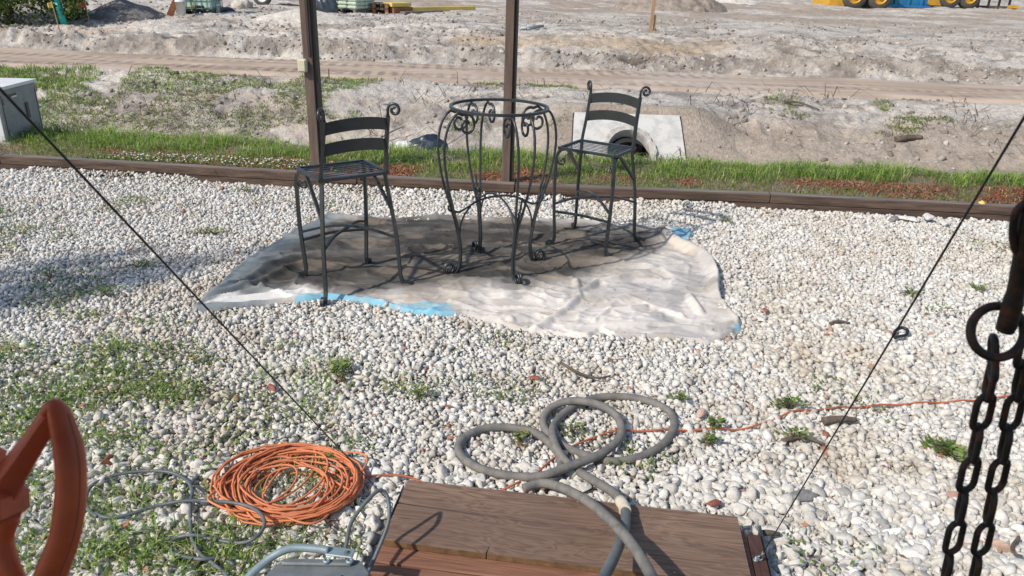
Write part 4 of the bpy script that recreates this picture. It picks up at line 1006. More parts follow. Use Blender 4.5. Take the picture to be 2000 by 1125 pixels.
# ------------------------------------------------------------------ work light with tube stand, bottom edge
def worklight():
    z = .245; a = at(556, 1090, z); b_ = at(704, 1092, z)
    rz = math.atan2(b_[1]-a[1], b_[0]-a[0]); root = tag(empty('work_light', (a[0], a[1], 0), rz), 'grey metal work light with a bent tube stand at the bottom edge beside the platform', 'work light')
    w = math.hypot(b_[0]-a[0], b_[1]-a[1])
    m = MB(); D = .26
    o0 = [(0, 0), (w, 0), (w+.035, -.05), (w+.035, -D), (-.035, -D), (-.035, -.05)]
    def lay(k, z_): cx_, cy_ = w/2, -D/2; return [(cx_+(x-cx_)*k, cy_+(y-cy_)*k, z_) for x, y in o0]
    L = [lay(.86, .03), lay(1.0, .10), lay(1.10, .19), lay(1.10, .205), lay(.97, z)]
    v = sum(L, []); f = [tuple(range(5, -1, -1)), tuple(range(24, 30))]
    for k in range(4):
        for i in range(6): f.append((k*6+i, k*6+(i+1) % 6, k*6+6+(i+1) % 6, k*6+6+i))
    m.add(v, f).build('housing', m_alu, root)
    MB().box((w*.45, -.02, z+.004), (w*.92, .022, .012), bev=.004).build('hinge_strip', m_alu, root)
    MB().box((w*.42, -.15, z+.003), (w*.8, .17, .009), bev=.003).build('back_cover', m_alu, root)
    for x in (.58, .88):
        MB().lathe((w*x, -.022, z+.010), [(.011, 0), (.011, .004), (.008, .008), (.006, .008), (.005, .004)], 16).build('screw_boss', m_alul, root, True)
    # stand: round tube bent at the corner, flattened at its end
    iv = (Matrix.Translation((a[0], a[1], 0)) @ Matrix.Rotation(rz, 4, 'Z')).inverted()
    L3 = [iv @ Vector(at(*p)) for p in [(420, 1225, .17), (480, 1135, .225), (520, 1096, .25), (548, 1078, .265), (575, 1070, .27), (610, 1071, .27), (642, 1075, .268)]]
    c = crom(L3, 8); MB().tube(c, .0115, n=14).build('stand_tube', m_alul, root, True)
    e = L3[-1]; g = iv @ Vector(at(680, 1083, .262)); d = (g-e).normalized()
    m = MB(); mid = (e+g)/2+Vector((0, 0, .0))
    m.box((mid.x+.006, mid.y, mid.z), ((g-e).length+.022, .034, .006), math.atan2(d.y, d.x), bev=.002); m.build('bracket', m_alul, root)
    MB().lathe((g.x-.004, g.y, g.z+.002), [(.009, 0), (.009, .006), (.004, .006), (.004, .011)], 6).build('bolt', m_alu, root)
    MB().lathe((g.x-.004, g.y, .12), [(.006, 0), (.006, g.z-.12)], 10).build('pivot_bolt', m_alu, root)
    for x in (.04, w-.04): MB().box((x, -D/2, .018), (.03, D*.8, .036), bev=.004).build('foot', m_black, root)
worklight()

# ------------------------------------------------------------------ orange power tool in the left foreground, on a sawn post
m_seam = mat('dirty_orange_seam', (.16, .035, .015), rough=.7)
def tool():
    t0 = .56
    P = lambda x, y, t=t0: Vector(dep(x, y, t))
    base = P(-60, 1000, t0)
    root = tag(empty('power_tool', base), 'orange plastic power tool with a curved loop handle, blurred in the left foreground', 'power tool')
    inv = Matrix.Translation(-base)
    def B(pts): return [inv @ p for p in pts]
    pr = [(math.cos(a)*1.0, math.sin(a)*.72) for a in np.linspace(0, 2*math.pi, 16, endpoint=False)]
    L = [(86, 808, 13), (100, 792, 15), (112, 800, 20), (122, 830, 25), (134, 875, 29), (139, 925, 30), (137, 985, 30.5), (126, 1050, 31), (104, 1110, 33), (78, 1170, 35), (40, 1240, 38), (-20, 1300, 40)]
    c = crom([(p[0], p[1], p[2]) for p in L], 6)
    MB().tube(B([P(x, y) for x, y, r_ in c]), [r_/F*t0 for *_, r_ in c], prof=pr).build('loop_handle', m_orange, root, True)
    seam = [Vector(dep(x+17, y, t0-.0105)) for x, y, r_ in c[14:52]]
    MB().tube(B(seam), .0005, n=6).build('seam', m_seam, root, True)
    L = [(108, 800, 15), (92, 822, 22), (62, 868, 25), (28, 918, 30), (-12, 975, 40), (-60, 1010, 52)]
    c = crom([(p[0], p[1], p[2]) for p in L], 6)
    pr2 = [(-1, -.6), (-.7, -.8), (.7, -.8), (1, -.6), (1, .6), (.7, .8), (-.7, .8), (-1, .6)]
    MB().tube(B([P(x, y, t0+.004) for x, y, r_ in c]), [r_/F*t0 for *_, r_ in c], prof=pr2).build('arm', m_orange, root)
    # body: a rounded housing running off the left edge
    def rb(x0, x1, y0, y1, dpt, name, mt, ch=.25, tt=t0):
        w = (x1-x0)/F*tt; h = (y1-y0)/F*tt; c_ = inv @ P((x0+x1)/2, (y0+y1)/2, tt)
        R = Matrix((rgt, fwd, upv)).transposed()
        MB().box(c_, (w, dpt, h), 0, tilt=R, bev=.006).build(name, mt, root)
    rb(-300, 30, 950, 1020, .045, 'housing', m_orange)
    rb(-320, -12, 872, 950, .04, 'upper_housing', m_orange, tt=t0+.01)
    L = [(6, 1000, 40), (-6, 1050, 38), (8, 1100, 34), (32, 1150, 30), (60, 1210, 30)]
    c = crom([(p[0], p[1], p[2]) for p in L], 6)
    MB().tube(B([P(x, y) for x, y, r_ in c]), [r_/F*t0 for *_, r_ in c], prof=pr).build('lower_arm', m_orange, root, True)
    rb(-340, 60, 1210, 1330, .10, 'base', m_orange)
    # the post it rests on, below the edge of the picture
    q = P(-150, 1270, t0); zt = (P(-150, 1332, t0)).z-.02
    m = MB().box((0, 0, zt/2), (.12, .12, zt), bev=.004); o = m.build('wooden_post', m_wood); o.location = (q.x, q.y-.03, 0)
    tag(o, 'sawn square post under the orange power tool', 'post')
tool()

# ------------------------------------------------------------------ hanging chain in the right foreground
def chain():
    TT = lambda y: .80+(y-806)*(.08/243)
    P = lambda x, y: Vector(dep(x, y, TT(y)))
    base = P(1948, 650); root = tag(empty('hanging_chain', base), 'rusty black double chain hanging from a ring and hook rod, close at the right edge', 'chain')
    I = Matrix.Translation(-base)
    nrm = Vector(fwd); X = Vector(rgt)
    m = MB(); c = P(1948, 648); d = Vector((0, 0, 0))
    ring = [I @ (c+X*(.0265*math.cos(a))+Vector(upv)*(.0255*math.sin(a))) for a in np.linspace(0, 2*math.pi, 30, endpoint=False)]
    m.tube(ring, .0045, closed=True, n=12); m.build('ring', m_chain, root, True)
    rod = [I @ P(x, y) for x, y in ((2040, 250), (2022, 350), (2004, 460), (1986, 560), (1968, 630), (1962, 645))]
    MB().tube(crom(rod, 6), [.0070]*10+[.0080]*10+[.0092]*6+[.0085]*5, n=12).build('hook_rod', m_chain, root, True)
    lp = [(1997, 400), (1982, 420), (1978, 455), (1982, 485), (1992, 492), (2003, 470), (2010, 430), (2008, 400)]
    MB().tube([I @ p for p in [Vector(q) for q in crom([P(*a) for a in lp], 5, True)]], .0035, closed=True, n=10).build('shackle', m_chain, root, True)
    def link_(c_, ax_, face, name='link'):
        ax_ = ax_.normalized(); s = (X - ax_*X.dot(ax_)).normalized(); q = ax_.cross(s).normalized()
        side = (s*math.cos(face)+q*math.sin(face))
        R_ = .0098; hl = .0125; pts = []
        for a in np.linspace(-math.pi/2, math.pi/2, 9): pts.append(c_+side*(R_*math.cos(a))*1+ax_*(hl+R_*0)+ax_*(-0)+ax_*0+side*0)
        pts = []
        for a in np.linspace(0, math.pi, 10): pts.append(c_+side*(R_*math.cos(a))+ax_*(hl+R_*math.sin(a)*1.0))
        for a in np.linspace(math.pi, 2*math.pi, 10): pts.append(c_+side*(R_*math.cos(a))+ax_*(-hl+R_*math.sin(a)))
        MB().tube([I @ p for p in pts], .0036, closed=True, n=10).build(name, m_chain, root, True)
    for (xa, ya, xb, yb, y0_, k0) in ((1933.5, 744, 1864, 1049.6, 744, 1), (1992, 744, 1919.6, 1053, 744, 1)):
        # oval links at the measured pitch, edge-on links between them
        for k in range(-1 if xa > 1950 else 0, 9):
            y = ya+(yb-ya)*k/5; x = xa+(xb-xa)*k/5
            y2 = y+10; x2 = x+(xb-xa)/(yb-ya)*10
            link_(P(x, y), P(x, y)-P(x2, y2), .25 if k % 2 else 1.25+.08*math.sin(k*3))
    link_(P(1940, 700), Vector(upv), 1.2)
chain()

# ------------------------------------------------------------------ off-frame: porch roof over the viewer, young tree on the left
root = tag(empty('porch_roof', (0, 0, 0)), 'brown boarded porch roof edge over the viewpoint shading the near objects', 'roof')
for i in range(14): MB().box((-2.2+i*.28, -1.48, 2.42), (.272, 3.2, .03)).build('roof_board', m_timber, root)
for y in (-.1, -1.5, -2.9): MB().box((-.4, y, 2.36), (4.0, .05, .09)).build('rafter', m_post, root)
for x in (-2.2, 1.5): MB().box((x, -2.9, 1.16), (.09, .09, 2.32)).build('roof_post', m_post, root)
def crown(n, c, rad, seed, lo=.0, pw=.5):
    q = np.random.default_rng(seed); cl = q.normal(size=(max(6, n//90), 3)); cl /= np.linalg.norm(cl, axis=1)[:, None]; cl *= q.uniform(.25, .95, len(cl))[:, None]**pw
    p = cl[q.integers(0, len(cl), n)]+q.normal(size=(n, 3))*.16
    return np.array(c)+p*np.array(rad)
def tree(name, loc, trunk, cr, n, size, label, cat, seed):
    root = tag(empty(name, loc), label, cat)
    m = MB(); m.tube(crom([(0, 0, 0), (.02, .01, trunk*.5), (-.01, .02, trunk), (0, 0, trunk+cr[2]*1.2)], 4), [.045*(1-.7*i/12) for i in range(13)], n=8)
    q = random.Random(seed)
    for k in range(9):
        a = q.uniform(0, 6.28); z = trunk+q.uniform(0, cr[2]*1.1); e = (math.cos(a)*cr[0]*.7, math.sin(a)*cr[1]*.7, z+.3*cr[2]); m.tube([(0, 0, z), e], [.015, .005], n=5)
    m.build('trunk', m_bark, root)
    o = leaves('crown', crown(n, (0, 0, trunk+cr[2]), cr, seed), np.random.default_rng(seed).uniform(size*.6, size*1.3, n), m_leafb, seed, 1.2, root)
    return root
tree('young_tree', (-4.72, 2.62, 0), .75, (.42, .42, 1.2), 4600, .06, 'slender young tree left of the gravel casting a soft shadow band', 'tree', 5)

# ------------------------------------------------------------------ site beyond the road
def G(px, py): return onground(px, py)
def heap(px, py, rx, ry, h, mt, name, label, cat, seed):
    p = G(px, py); n = 70; s_ = np.linspace(-1, 1, n); U, V_ = np.meshgrid(s_, s_, indexing='ij')
    X = p[0]+U*rx; Y = p[1]+ry*.8+V_*ry; d = np.hypot(U, V_)+.18*(fbm(U*2, V_*2, .8, 3, seed)-.5)
    z = h*np.clip(1-d, 0, 1)**.8+h*.22*(fbm(X, Y, .35, 4, seed+3)-.5)*(d < 1)-.04*(d >= .97)
    Z = gz(X, Y, False)+z-.02; i = np.arange(n*n).reshape(n, n); k = (d < 1.02)
    q = np.stack([i[:-1, :-1], i[1:, :-1], i[1:, 1:], i[:-1, 1:]], -1).reshape(-1, 4); kk = k.ravel(); q = q[kk[q].all(1)]
    me = mesh_np(name, np.stack([X, Y, Z], -1).reshape(-1, 3), q, 4, mt, True); return tag(link(name, me), label, cat)
m_hdark = mat('dark_topsoil', (.27, .25, .23), rough=.97, var=.5, vscale=5, bump=1, bscale=8, dist=.06, spec=.1)
m_hmid = mat('brown_fill_dirt', (.37, .31, .255), rough=.97, var=.45, vscale=4, bump=1, bscale=8, dist=.06, spec=.1)
m_hwhite = mat('white_sand', (.66, .61, .54), rough=.97, var=.3, vscale=5, bump=1, bscale=9, dist=.05, spec=.1)
heap(212, 40, .85, .9, .36, m_hdark, 'soil_heap', 'dark grey heap of topsoil behind the small orange flag', 'soil heap', 400)
heap(1325, 24, 2.1, 2.2, 1.2, m_hmid, 'soil_heap', 'brown heap of fill dirt behind the tall wooden stake', 'soil heap', 410)
heap(1440, 8, 1.6, 1.6, .55, m_hwhite, 'sand_heap', 'small white sand heap right of the brown dirt heap', 'sand heap', 420)
heap(585, 44, 1.2, .7, .28, m_hwhite, 'sand_heap', 'low pale sand heap at the left post in front of the black bag', 'sand heap', 430)
def bush(px, py, rad, n, size, label, seed):
    p = G(px, py); root = tag(empty('bush', p), label, 'bush', 'green bushes at the top left')
    m = MB(); q = random.Random(seed)
    for k in range(9):
        a = q.uniform(0, 6.28); m.tube([(0, 0, -.05), (math.cos(a)*rad[0]*.3, math.sin(a)*rad[1]*.3, rad[2]*.7), (math.cos(a)*rad[0]*.7, math.sin(a)*rad[1]*.7, rad[2]*1.6)], [.02, .014, .005], n=5)
    m.build('stems', m_bark, root)
    leaves('foliage', np.clip(crown(n, (0, 0, rad[2]*.95), rad, seed), (-99, -99, .02), (99, 99, 99)), np.random.default_rng(seed).uniform(size*.6, size*1.3, n), m_leafb, seed, 1.3, root)
bush(28, 44, (1.1, .8, .8), 5200, .09, 'large yellow-green bush at the top left corner', 61)
bush(-70, 44, (1.2, .9, .95), 4000, .10, 'dark bush cut by the left edge of the picture', 62)
bush(128, 44, (.62, .5, .45), 3200, .075, 'low dark green bush behind the teal pipe', 63)
tree('sapling', G(152, 38), .35, (.40, .40, .55), 1500, .09, 'leafy sapling rising above the low bush behind the teal pipe', 'sapling', 64)
# teal pipe and marker flags
p = G(128, 50); root = tag(empty('pipe_stub', p), 'leaning teal plastic pipe stub with a white top standing in the sand', 'pipe')
R = Vector((-.16, .04, 1)).normalized()
MB().lathe((0, 0, -.1), [(.065, 0), (.065, .66)], 20, R).build('pipe', m_teal, root, True)
MB().lathe(R*.58, [(.068, -.02), (.068, .05), (.06, .05)], 20, R).build('rim', m_white, root, True)
def flag(px, py, h, mt, label, lean=0.0, ribbon=False, w=.16):
    p = G(px, py); root = tag(empty('marker_flag', p), label, 'flag', 'small survey flags'); t = Vector((lean, 0, h))
    MB().tube([(0, 0, -.05), t], .009, n=6).build('stake', m_wood, root)
    vs = []; f = []; n = 8
    for i in range(n+1):
        a = i/n; x = -w*a; yy = .02*math.sin(a*6); dz = .04*a
        for (s, dy) in ((0, 0), (0, .003), (1, .003), (1, 0)): vs.append((t.x+x, yy+dy, t.z-(.13-.05*a)*s-dz))
    for i in range(n):
        for k in range(4): f.append((i*4+k, i*4+(k+1) % 4, i*4+4+(k+1) % 4, i*4+4+k))
    f += [(0, 1, 2, 3), (n*4+3, n*4+2, n*4+1, n*4)]
    MB().add(vs, f).build('flag', mt, root)
flag(176, 47, .52, m_oflag, 'small orange flag on a thin stake in front of the dark heap', -.03, w=.22)
flag(158, 10, .5, m_oflag, 'farther orange flag at the top edge above the dark heap', -.02)
flag(118, 64, .58, m_yel2, 'yellow ribbon on a thin stake leaning beside the teal pipe', -.06, w=.09)
def lumpy(name, px, py, dims, mt, label, cat, seed, parent=None, sub=4, amp=.35, loc=None, freq=1.3):
    v, f = ico(sub); n = fbm(v[:, 0]*freq+v[:, 2]*freq*.7+5, v[:, 1]*freq-v[:, 2]*freq*.5+3, .8, 4, seed); n2 = np.abs(fbm(v[:, 0]*3+v[:, 2]*2, v[:, 1]*3+v[:, 2], .8, 3, seed+1)-.5)
    v = v*(1+(n-.5)*amp*2-n2*amp*1.2)[:, None]; v[:, 2] = np.clip(v[:, 2], -.35, 9)
    p = G(px, py) if loc is None else np.array(loc)
    v = v*np.array(dims)+p+np.array([0, 0, .3*dims[2]])
    o = link(name, mesh_np(name, v, f, 3, mt, True), parent)
    if label: tag(o, label, cat)
    return o
lumpy('rag', 186, 34, (.12, .1, .09), m_white, 'pale crumpled rag lying at the foot of the dark heap', 'rag', 500)
# caged water tank with hose
p = G(380, 27); root = tag(empty('water_tank', p, math.radians(4)), 'pale green caged plastic tank with a hose, standing on the sand', 'tank'); root.scale = (.78, .78, .80)
MB().box((0, .5, .62), (1.08, 1.0, 1.0), bev=.06).build('tank_bottle', m_tank, root)
m = MB()
for z in (.14, .36, .60, .84, 1.1): m.tube([(-.56, -.02, z), (.56, -.02, z), (.56, 1.02, z), (-.56, 1.02, z)], .012, closed=True)
for i in range(8): x = -.56+i*.16; m.tube([(x, -.02, .1), (x, -.02, 1.12)], .010); m.tube([(x, 1.02, .1), (x, 1.02, 1.12)], .010)
for i in range(7): y = -.02+i*.17; m.tube([(.56, y, .1), (.56, y, 1.12)], .010); m.tube([(-.56, y, .1), (-.56, y, 1.12)], .010)
m.build('cage', m_cage, root)
m = MB()
for x in (-.48, 0, .48): m.box((x, .5, .05), (.12, 1.0, .10))
m.box((0, .5, .115), (1.1, 1.0, .02)); m.build('tank_pallet', m_black, root)
MB().tube(crom([(-.25, -.06, 1.15), (-.22, -.08, .8), (-.14, -.08, .5), (-.05, -.10, .3), (-.03, -.12, .2)], 5), .022).build('hose', m_cage, root, True)
MB().box((.18, -.0, .17), (.26, .03, .12), bev=.01).build('valve_recess', m_dark, root); MB().tube([(-.03, -.12, .22), (-.03, .0, .22)], .04).build('valve', m_yel2, root)
def bucket(px, py, r0, h, mt, label):
    p = G(px, py); root = tag(empty('bucket', p), label, 'bucket', 'white buckets by the tank')
    MB().lathe((0, 0, 0), [(r0*.86, 0), (r0*.97, h*.8), (r0*1.06, h*.8), (r0*1.06, h*.86), (r0, h*.86), (r0, h), (r0*.93, h), (r0*.8, .02)], 24).build('pail', mt, root, True)
    MB().tube([(r0*math.cos(a), -r0*.5*math.sin(a)-.02, h*.85-r0*.6*math.sin(a)) for a in np.linspace(0, math.pi, 14)], .005).build('handle', m_black, root)
bucket(355, 30, .11, .36, m_white, 'tall cream bucket at the left side of the green tank')
bucket(422, 26, .105, .25, m_white, 'bright white bucket at the right corner of the green tank')
p = G(346, 28); o = MB().box((0, 0, .3), (.14, .03, .72), .3, tilt=Matrix.Rotation(.5, 3, 'Y'), bev=.003).build('board', m_pallet); o.location = p; tag(o, 'brown board leaning behind the tall cream bucket', 'board')
lumpy('bundle', 443, 22, (.20, .14, .09), m_blk2, 'dark blue crumpled bundle beside the bright white bucket', 'bundle', 505)
lumpy('plastic_sheet', 476, 18, (.30, .3, .2), m_hwhite, 'whitish plastic sheet heaped between the dark bundle and the wheel', 'sheet', 507)
# trailer with wheel
p = G(516, 13); root = tag(empty('trailer', p), 'dark low trailer with a pale spoked wheel at the top edge left of the post', 'trailer')
def wheel(c, R_, w, hubm, par, ax=(0, -1, 0)):
    a = Vector(ax)
    t = MB().lathe(Vector(c)-a*(w/2), [(R_*.62, 0), (R_*.93, 0), (R_, w*.18), (R_, w*.82), (R_*.93, w), (R_*.62, w)], 32, ax, cap=False).build('tyre', m_tyre, par, True)
    MB().lathe(Vector(c)-a*(w*.36), [(R_*.63, 0), (R_*.63, w*.7), (R_*.55, w*.74), (R_*.42, w*.55), (R_*.2, w*.55), (R_*.18, w*.8), (R_*.05, w*.8)], 24, ax).build('rim', hubm, par)
    return t
wheel((0, -.1, .24), .26, .16, m_white, root); MB().box((1.0, .5, .45), (2.6, 1.1, .12), bev=.01).build('deck', m_black, root); MB().box((.9, -.04, .30), (1.5, .05, .16), bev=.01).build('side_rail', m_black, root)
MB().box((2.35, .5, .33), (.4, .06, .06)).build('drawbar', m_black, root)
# machine part and black bag near the post
p = G(655, 16); root = tag(empty('garden_tractor', p), 'small red machine partly hidden behind the black bag at the top edge', 'machine')
MB().box((0, .4, .38), (.62, .9, .34), bev=.05).build('body', m_red, root); wheel((-.2, -.03, .16), .16, .1, m_white, root); wheel((.22, -.03, .16), .16, .1, m_white, root)
MB().box((0, .1, .72), (.4, .4, .3), bev=.06).build('seat', m_black, root)
lumpy('rubbish_bag', 636, 25, (.33, .25, .42), m_blk2, 'shiny black rubbish bag right of the left post at the top edge', 'bag', 511)
# pallet of pale green sacks
p = G(668, 24); root = tag(empty('sack_pallet', p, math.radians(-28)), 'pallet stacked with pale green sacks right of the black bag', 'pallet load'); root.scale = (.84, .84, .9)
m = MB()
for x in (-.5, 0, .5): m.box((x, .5, .05), (.1, 1.0, .08))
for i in range(6): m.box((0, .06+i*.176, .105), (1.15, .12, .02))
m.build('pallet', m_timbertop, root)
for l in range(6):
    for i in range(3):
        for j in range(2): MB().box((-.38+.38*i+.01*((l*7+i*3) % 3-1), .25+.5*j, .165+.105*l), (.37, .49, .10), .02*((l+i+j) % 3-1), bev=.03).build('sack', m_bag if (i+j) % 3 else m_bag, root)
# stacked empty pallets
for k in range(2):
    p = G(729, 25); root = tag(empty('empty_pallet', (p[0], p[1], p[2]+.145*k), math.radians(2)), ['lower orange-brown pallet right of the sack stack', 'upper grey-topped pallet right of the sack stack'][k], 'pallet', 'empty pallets')
    m = MB()
    for i in range(7): m.box((-.34+i*.115*1.0, .5, .125), (.095, 1.0, .018)); m.box((-.34+i*.115, .5, .012), (.095, 1.0, .018))
    m.build('deck_slats', m_pallet if k == 0 else m_timbertop, root)
    for x in (-.36, 0.02, .36):
        for y in (.04, .5, .96): MB().box((x, y, .068), (.09, .09, .094)).build('block', m_pallet, root)
def beam(pxa, pya, pxb, pyb, w, h, mt, label, name='timber_beam', dz=0.0, cat='beam'):
    a = Vector(G(pxa, pya)); b = Vector(G(pxb, pyb)); c = (a+b)/2; d = b-a
    o = MB().box((0, 0, 0), (d.length, w, h), 0, bev=.006).build(name, mt); o.location = (c.x, c.y+w/2, c.z+h/2+dz); o.rotation_euler = (0, -math.atan2(d.z, math.hypot(d.x, d.y)), math.atan2(d.y, d.x)); return tag(o, label, cat)
beam(752, 26, 790, 25, .6, .16, m_pallet, 'brown timber bundle right of the empty pallets', 'timber_bundle')
beam(752, 26, 790, 25, .5, .10, m_yel2, 'short yellow board stack on the brown timber bundle', 'board_stack', .17, 'boards')
beam(795, 23, 925, 21, .18, .12, m_yel2, 'long yellow beam lying on the ground left of the right post')
beam(785, 27, 860, 24, .2, .07, m_timbertop, 'thin grey plank in front of the long yellow beam', 'plank', 0, 'plank')
# stakes and pipes in the middle
def stake(px, py, h, w, label, lean=.0):
    p = G(px, py); o = MB().box((lean*h/2, 0, h/2-.1), (w, w*.5, h+.2), 0, tilt=Matrix.Rotation(lean, 3, 'Y'), bev=.003).build('wooden_stake', m_wood); o.location = p; tag(o, label, 'stake', 'wooden stakes beyond the road')
stake(1270, 62, 1.35, .075, 'tall pale wooden stake standing beyond the dirt road', .02)
stake(1277, 62, .33, .05, 'short wooden stake close behind the tall one')
p = G(1035, 58)
for i, (dx, a, l) in enumerate(((0, .25, .5), (.12, .5, .42))):
    o = MB().tube([(-l/2*math.cos(a), -l/2*math.sin(a), .03), (l/2*math.cos(a), l/2*math.sin(a), .10)], .03, n=10).build('pipe_offcut', m_alul, None, True); o.location = (p[0]+dx, p[1]+dx*.6, p[2]); tag(o, ['blue-grey pipe offcut lying on the soil right of the right post', 'second pipe offcut, behind and right of the first on the soil'][i], 'pipe', 'pipe offcuts')
# loader, dumpster, second machine at the top right
def machine(px, py, label, L=3.2, x0=0.0):
    p = G(px, py); root = tag(empty('wheel_loader', p, math.radians(6)), label, 'loader', 'yellow wheel loaders')
    MB().box((x0, 1.0, 1.15), (L, 1.4, .8), bev=.10).build('chassis', m_yel, root); MB().box((x0-.2, 1.0, 2.2), (1.5, 1.3, 1.4), bev=.08).build('cab', m_dark, root)
    MB().box((x0+L*.36, 1.0, 1.75), (1.1, 1.2, .6), bev=.1).build('engine_hood', m_yel, root)
    for dx in (-L*.30, L*.30):
        for y in (.15, 1.85): wheel((x0+dx, y, .62), .64, .42, m_yel, root)
    m = MB(); m.prism([(x0-L*.5-.8, .1), (x0-L*.5, .1), (x0-L*.5, 1.9), (x0-L*.5-.8, 1.9)], .12, .75); m.build('bucket', m_yel, root)
    for y in (.5, 1.5): MB().tube([(x0-L*.5-.2, y, .5), (x0-L*.2, y, 1.5)], .08, n=6).build('lift_arm', m_yel, root)
    return root
machine(1688, 16, 'yellow loader with its bucket to the left of the blue dumpster', 2.2, .1)
p = G(1775, 17); root = tag(empty('dumpster', (p[0], p[1]+.9, p[2]-.05), math.radians(4)), 'blue steel dumpster between the two yellow machines', 'dumpster')
m = MB(); m.add([(-1.5, -.0, .12), (1.35, 0, .12), (1.35, 1.7, .12), (-1.5, 1.7, .12), (-1.7, -.12, 1.5), (1.5, -.12, 1.5), (1.5, 1.8, 1.5), (-1.7, 1.8, 1.5)], [(3, 2, 1, 0), (0, 1, 5, 4), (1, 2, 6, 5), (2, 3, 7, 6), (3, 0, 4, 7)]); m.build('bin', m_bluep, root)
for x in (-1.1, -.4, .3, 1.0): MB().box((x, -.09, .8), (.09, .10, 1.36)).build('rib', m_bluep, root)
MB().box((-.1, -.15, .16), (3.1, .12, .12)).build('skid', m_bluep, root); MB().box((-.55, -.16, .62), (.28, .01, .16)).build('notice', m_red, root)
o = machine(1872, 17, 'yellow loader with grey wheels right of the blue dumpster', 1.9, .0)
p = G(1955, 18); root = tag(empty('pallet_fork', (p[0]-.2, p[1]+.2, p[2]), 0), 'dark steel fork attachment on the ground beside the right loader', 'fork')
for x in (-.9, -.3, .3, .9): MB().box((x, .3, .75), (.10, .10, 1.5)).build('upright', m_black, root)
MB().box((0, .3, .10), (2.1, .12, .10)).build('cross_bar', m_timber, root); MB().box((0, .3, 1.3), (2.1, .10, .10)).build('cross_bar', m_timber, root)
for x in (-.6, .6): MB().box((x, -.3, .05), (.14, 1.2, .05)).build('tine', m_timber, root)
p = G(1975, 19); o = MB().prism([(-.32, -.1), (.30, -.16), (.38, .18), (-.1, .22)], .02, .20).build('machine_part', m_yel); o.location = p; tag(o, 'loose yellow machine part on the ground at the far right', 'machine part')

# ------------------------------------------------------------------ litter, twigs and plants nearer by
lumpy('plastic_sheet', 0, 0, (.20, .13, .15), m_blk2, 'crumpled black plastic sheet at the back of the grass left of the table', 'sheet', 520, loc=(-.95, 8.02, -.02), amp=.5)
lumpy('paper_scrap', 0, 0, (.11, .08, .09), m_white, 'white scrap caught beside the black plastic sheet', 'scrap', 523, loc=(-1.20, 8.0, .0), amp=.4)
lumpy('plastic_bag', 0, 0, (.14, .10, .12), m_black, 'small black plastic bag in the grass behind the right chair seat', 'bag', 526, loc=(.62, 7.62, -.0), amp=.5)
m_gsilt = mat('dark_green_fabric', (.035, .06, .045), rough=.8, var=.4, vscale=6)
a = [(1800, 330), (1860, 336), (1930, 342), (2010, 350), (2120, 362)]
pts = [Vector((float(at(x, y, .0)[0]), float(at(x, y, .0)[1]), float(gz(at(x, y, .0)[0], at(x, y, .0)[1]))+.02)) for x, y in a]
o = MB().tube(crom(pts, 6), [.02+.06*min(1, i/10) for i in range(25)], n=10).build('silt_sock', m_gsilt, None, True); tag(o, 'dark green fabric roll behind the grass at the right edge', 'fabric roll')
def stick(pts, r0, label, mt=m_twig, name='stick', cat='stick'):
    c = crom(pts, 6); o = MB().tube(c, [r0*(1-.5*i/len(c)) for i in range(len(c))], n=7).build(name, mt, None, True); return tag(o, label, cat)
stick([at(1095, 708, .045), at(1130, 728, .05), at(1165, 738, .05), at(1192, 734, .045)], .008, 'curved brown stick on the gravel below the drop cloth')
stick([at(1528, 834+26, .045), at(1570, 854, .05), at(1612, 868, .045)], .010, 'pale twig lying by the weed right of the hose loops')
stick([at(1622, 632, .045), at(1640, 628, .05), at(1660, 631, .045)], .012, 'stubby brown wood fragment on the gravel left of the black strap ring')
stick([at(1608, 822, .05), at(1640, 818, .055), at(1672, 820, .05)], .019, 'weathered grey piece of wood under the right cable')
stick([at(1482, 1042, .05), at(1502, 1040, .06), at(1522, 1043, .05)], .013, 'flat brown wood offcut at the right corner of the platform')
stick([G(1750, 272)+[0, 0, .03], G(1775, 272)+[0, 0, .05], G(1800, 273)+[0, 0, .03]], .05, 'short dark log on the ditch bank at the right')
stick([G(1530, 208)+[0, 0, .04], G(1560, 213)+[0, 0, .06], G(1600, 219)+[0, 0, .03]], .018, 'long thin branch on the upper ditch bank right of the concrete slab')
stick([G(745, 285)+[0, 0, .10], G(770, 280)+[0, 0, .14], G(790, 276)+[0, 0, .18]], .012, 'dark twig leaning up from the grass behind the left chair')
# dead leaves, bark chips and white clover flowers
n = 1700; x = r.uniform(-4, 4, n); y = r.uniform(1.6, 5.9, n); k = (np.abs(x) < .72*y+.4) & ~inpoly(x, y, TP) & ~((x > -.46) & (x < .86) & (y < 2.25)) & (r.uniform(0, 1, n) < .35+.65*sstep(.48, .6, fbm(x, y, .5, 3, 610))); x, y = x[k], y[k]
m_litter = mat('dead_leaf_litter', (0, 0, 0), rough=.8, island=[(0, (.10, .055, .03)), (.5, (.24, .13, .07)), (.8, (.36, .24, .13)), (1, (.42, .14, .08))])
tag(leaves('leaf_litter', np.stack([x, y, .030+r.uniform(0, .012, len(x))], -1), r.uniform(.012, .036, len(x)), m_litter, 611, .4), 'dead brown leaves and bark chips scattered over the gravel', 'leaf litter', kind='stuff')
n = 420; x = r.uniform(-3.7, -1.6, n); t = r.uniform(.12, .42, n); y = ty(x)+t
tag(leaves('clover_flowers', np.stack([x, y, gz(x, y)+.055], -1), np.full(n, .022), m_white, 612, .6), 'tiny white flowers dotted over the clover behind the timber', 'flowers', kind='stuff')
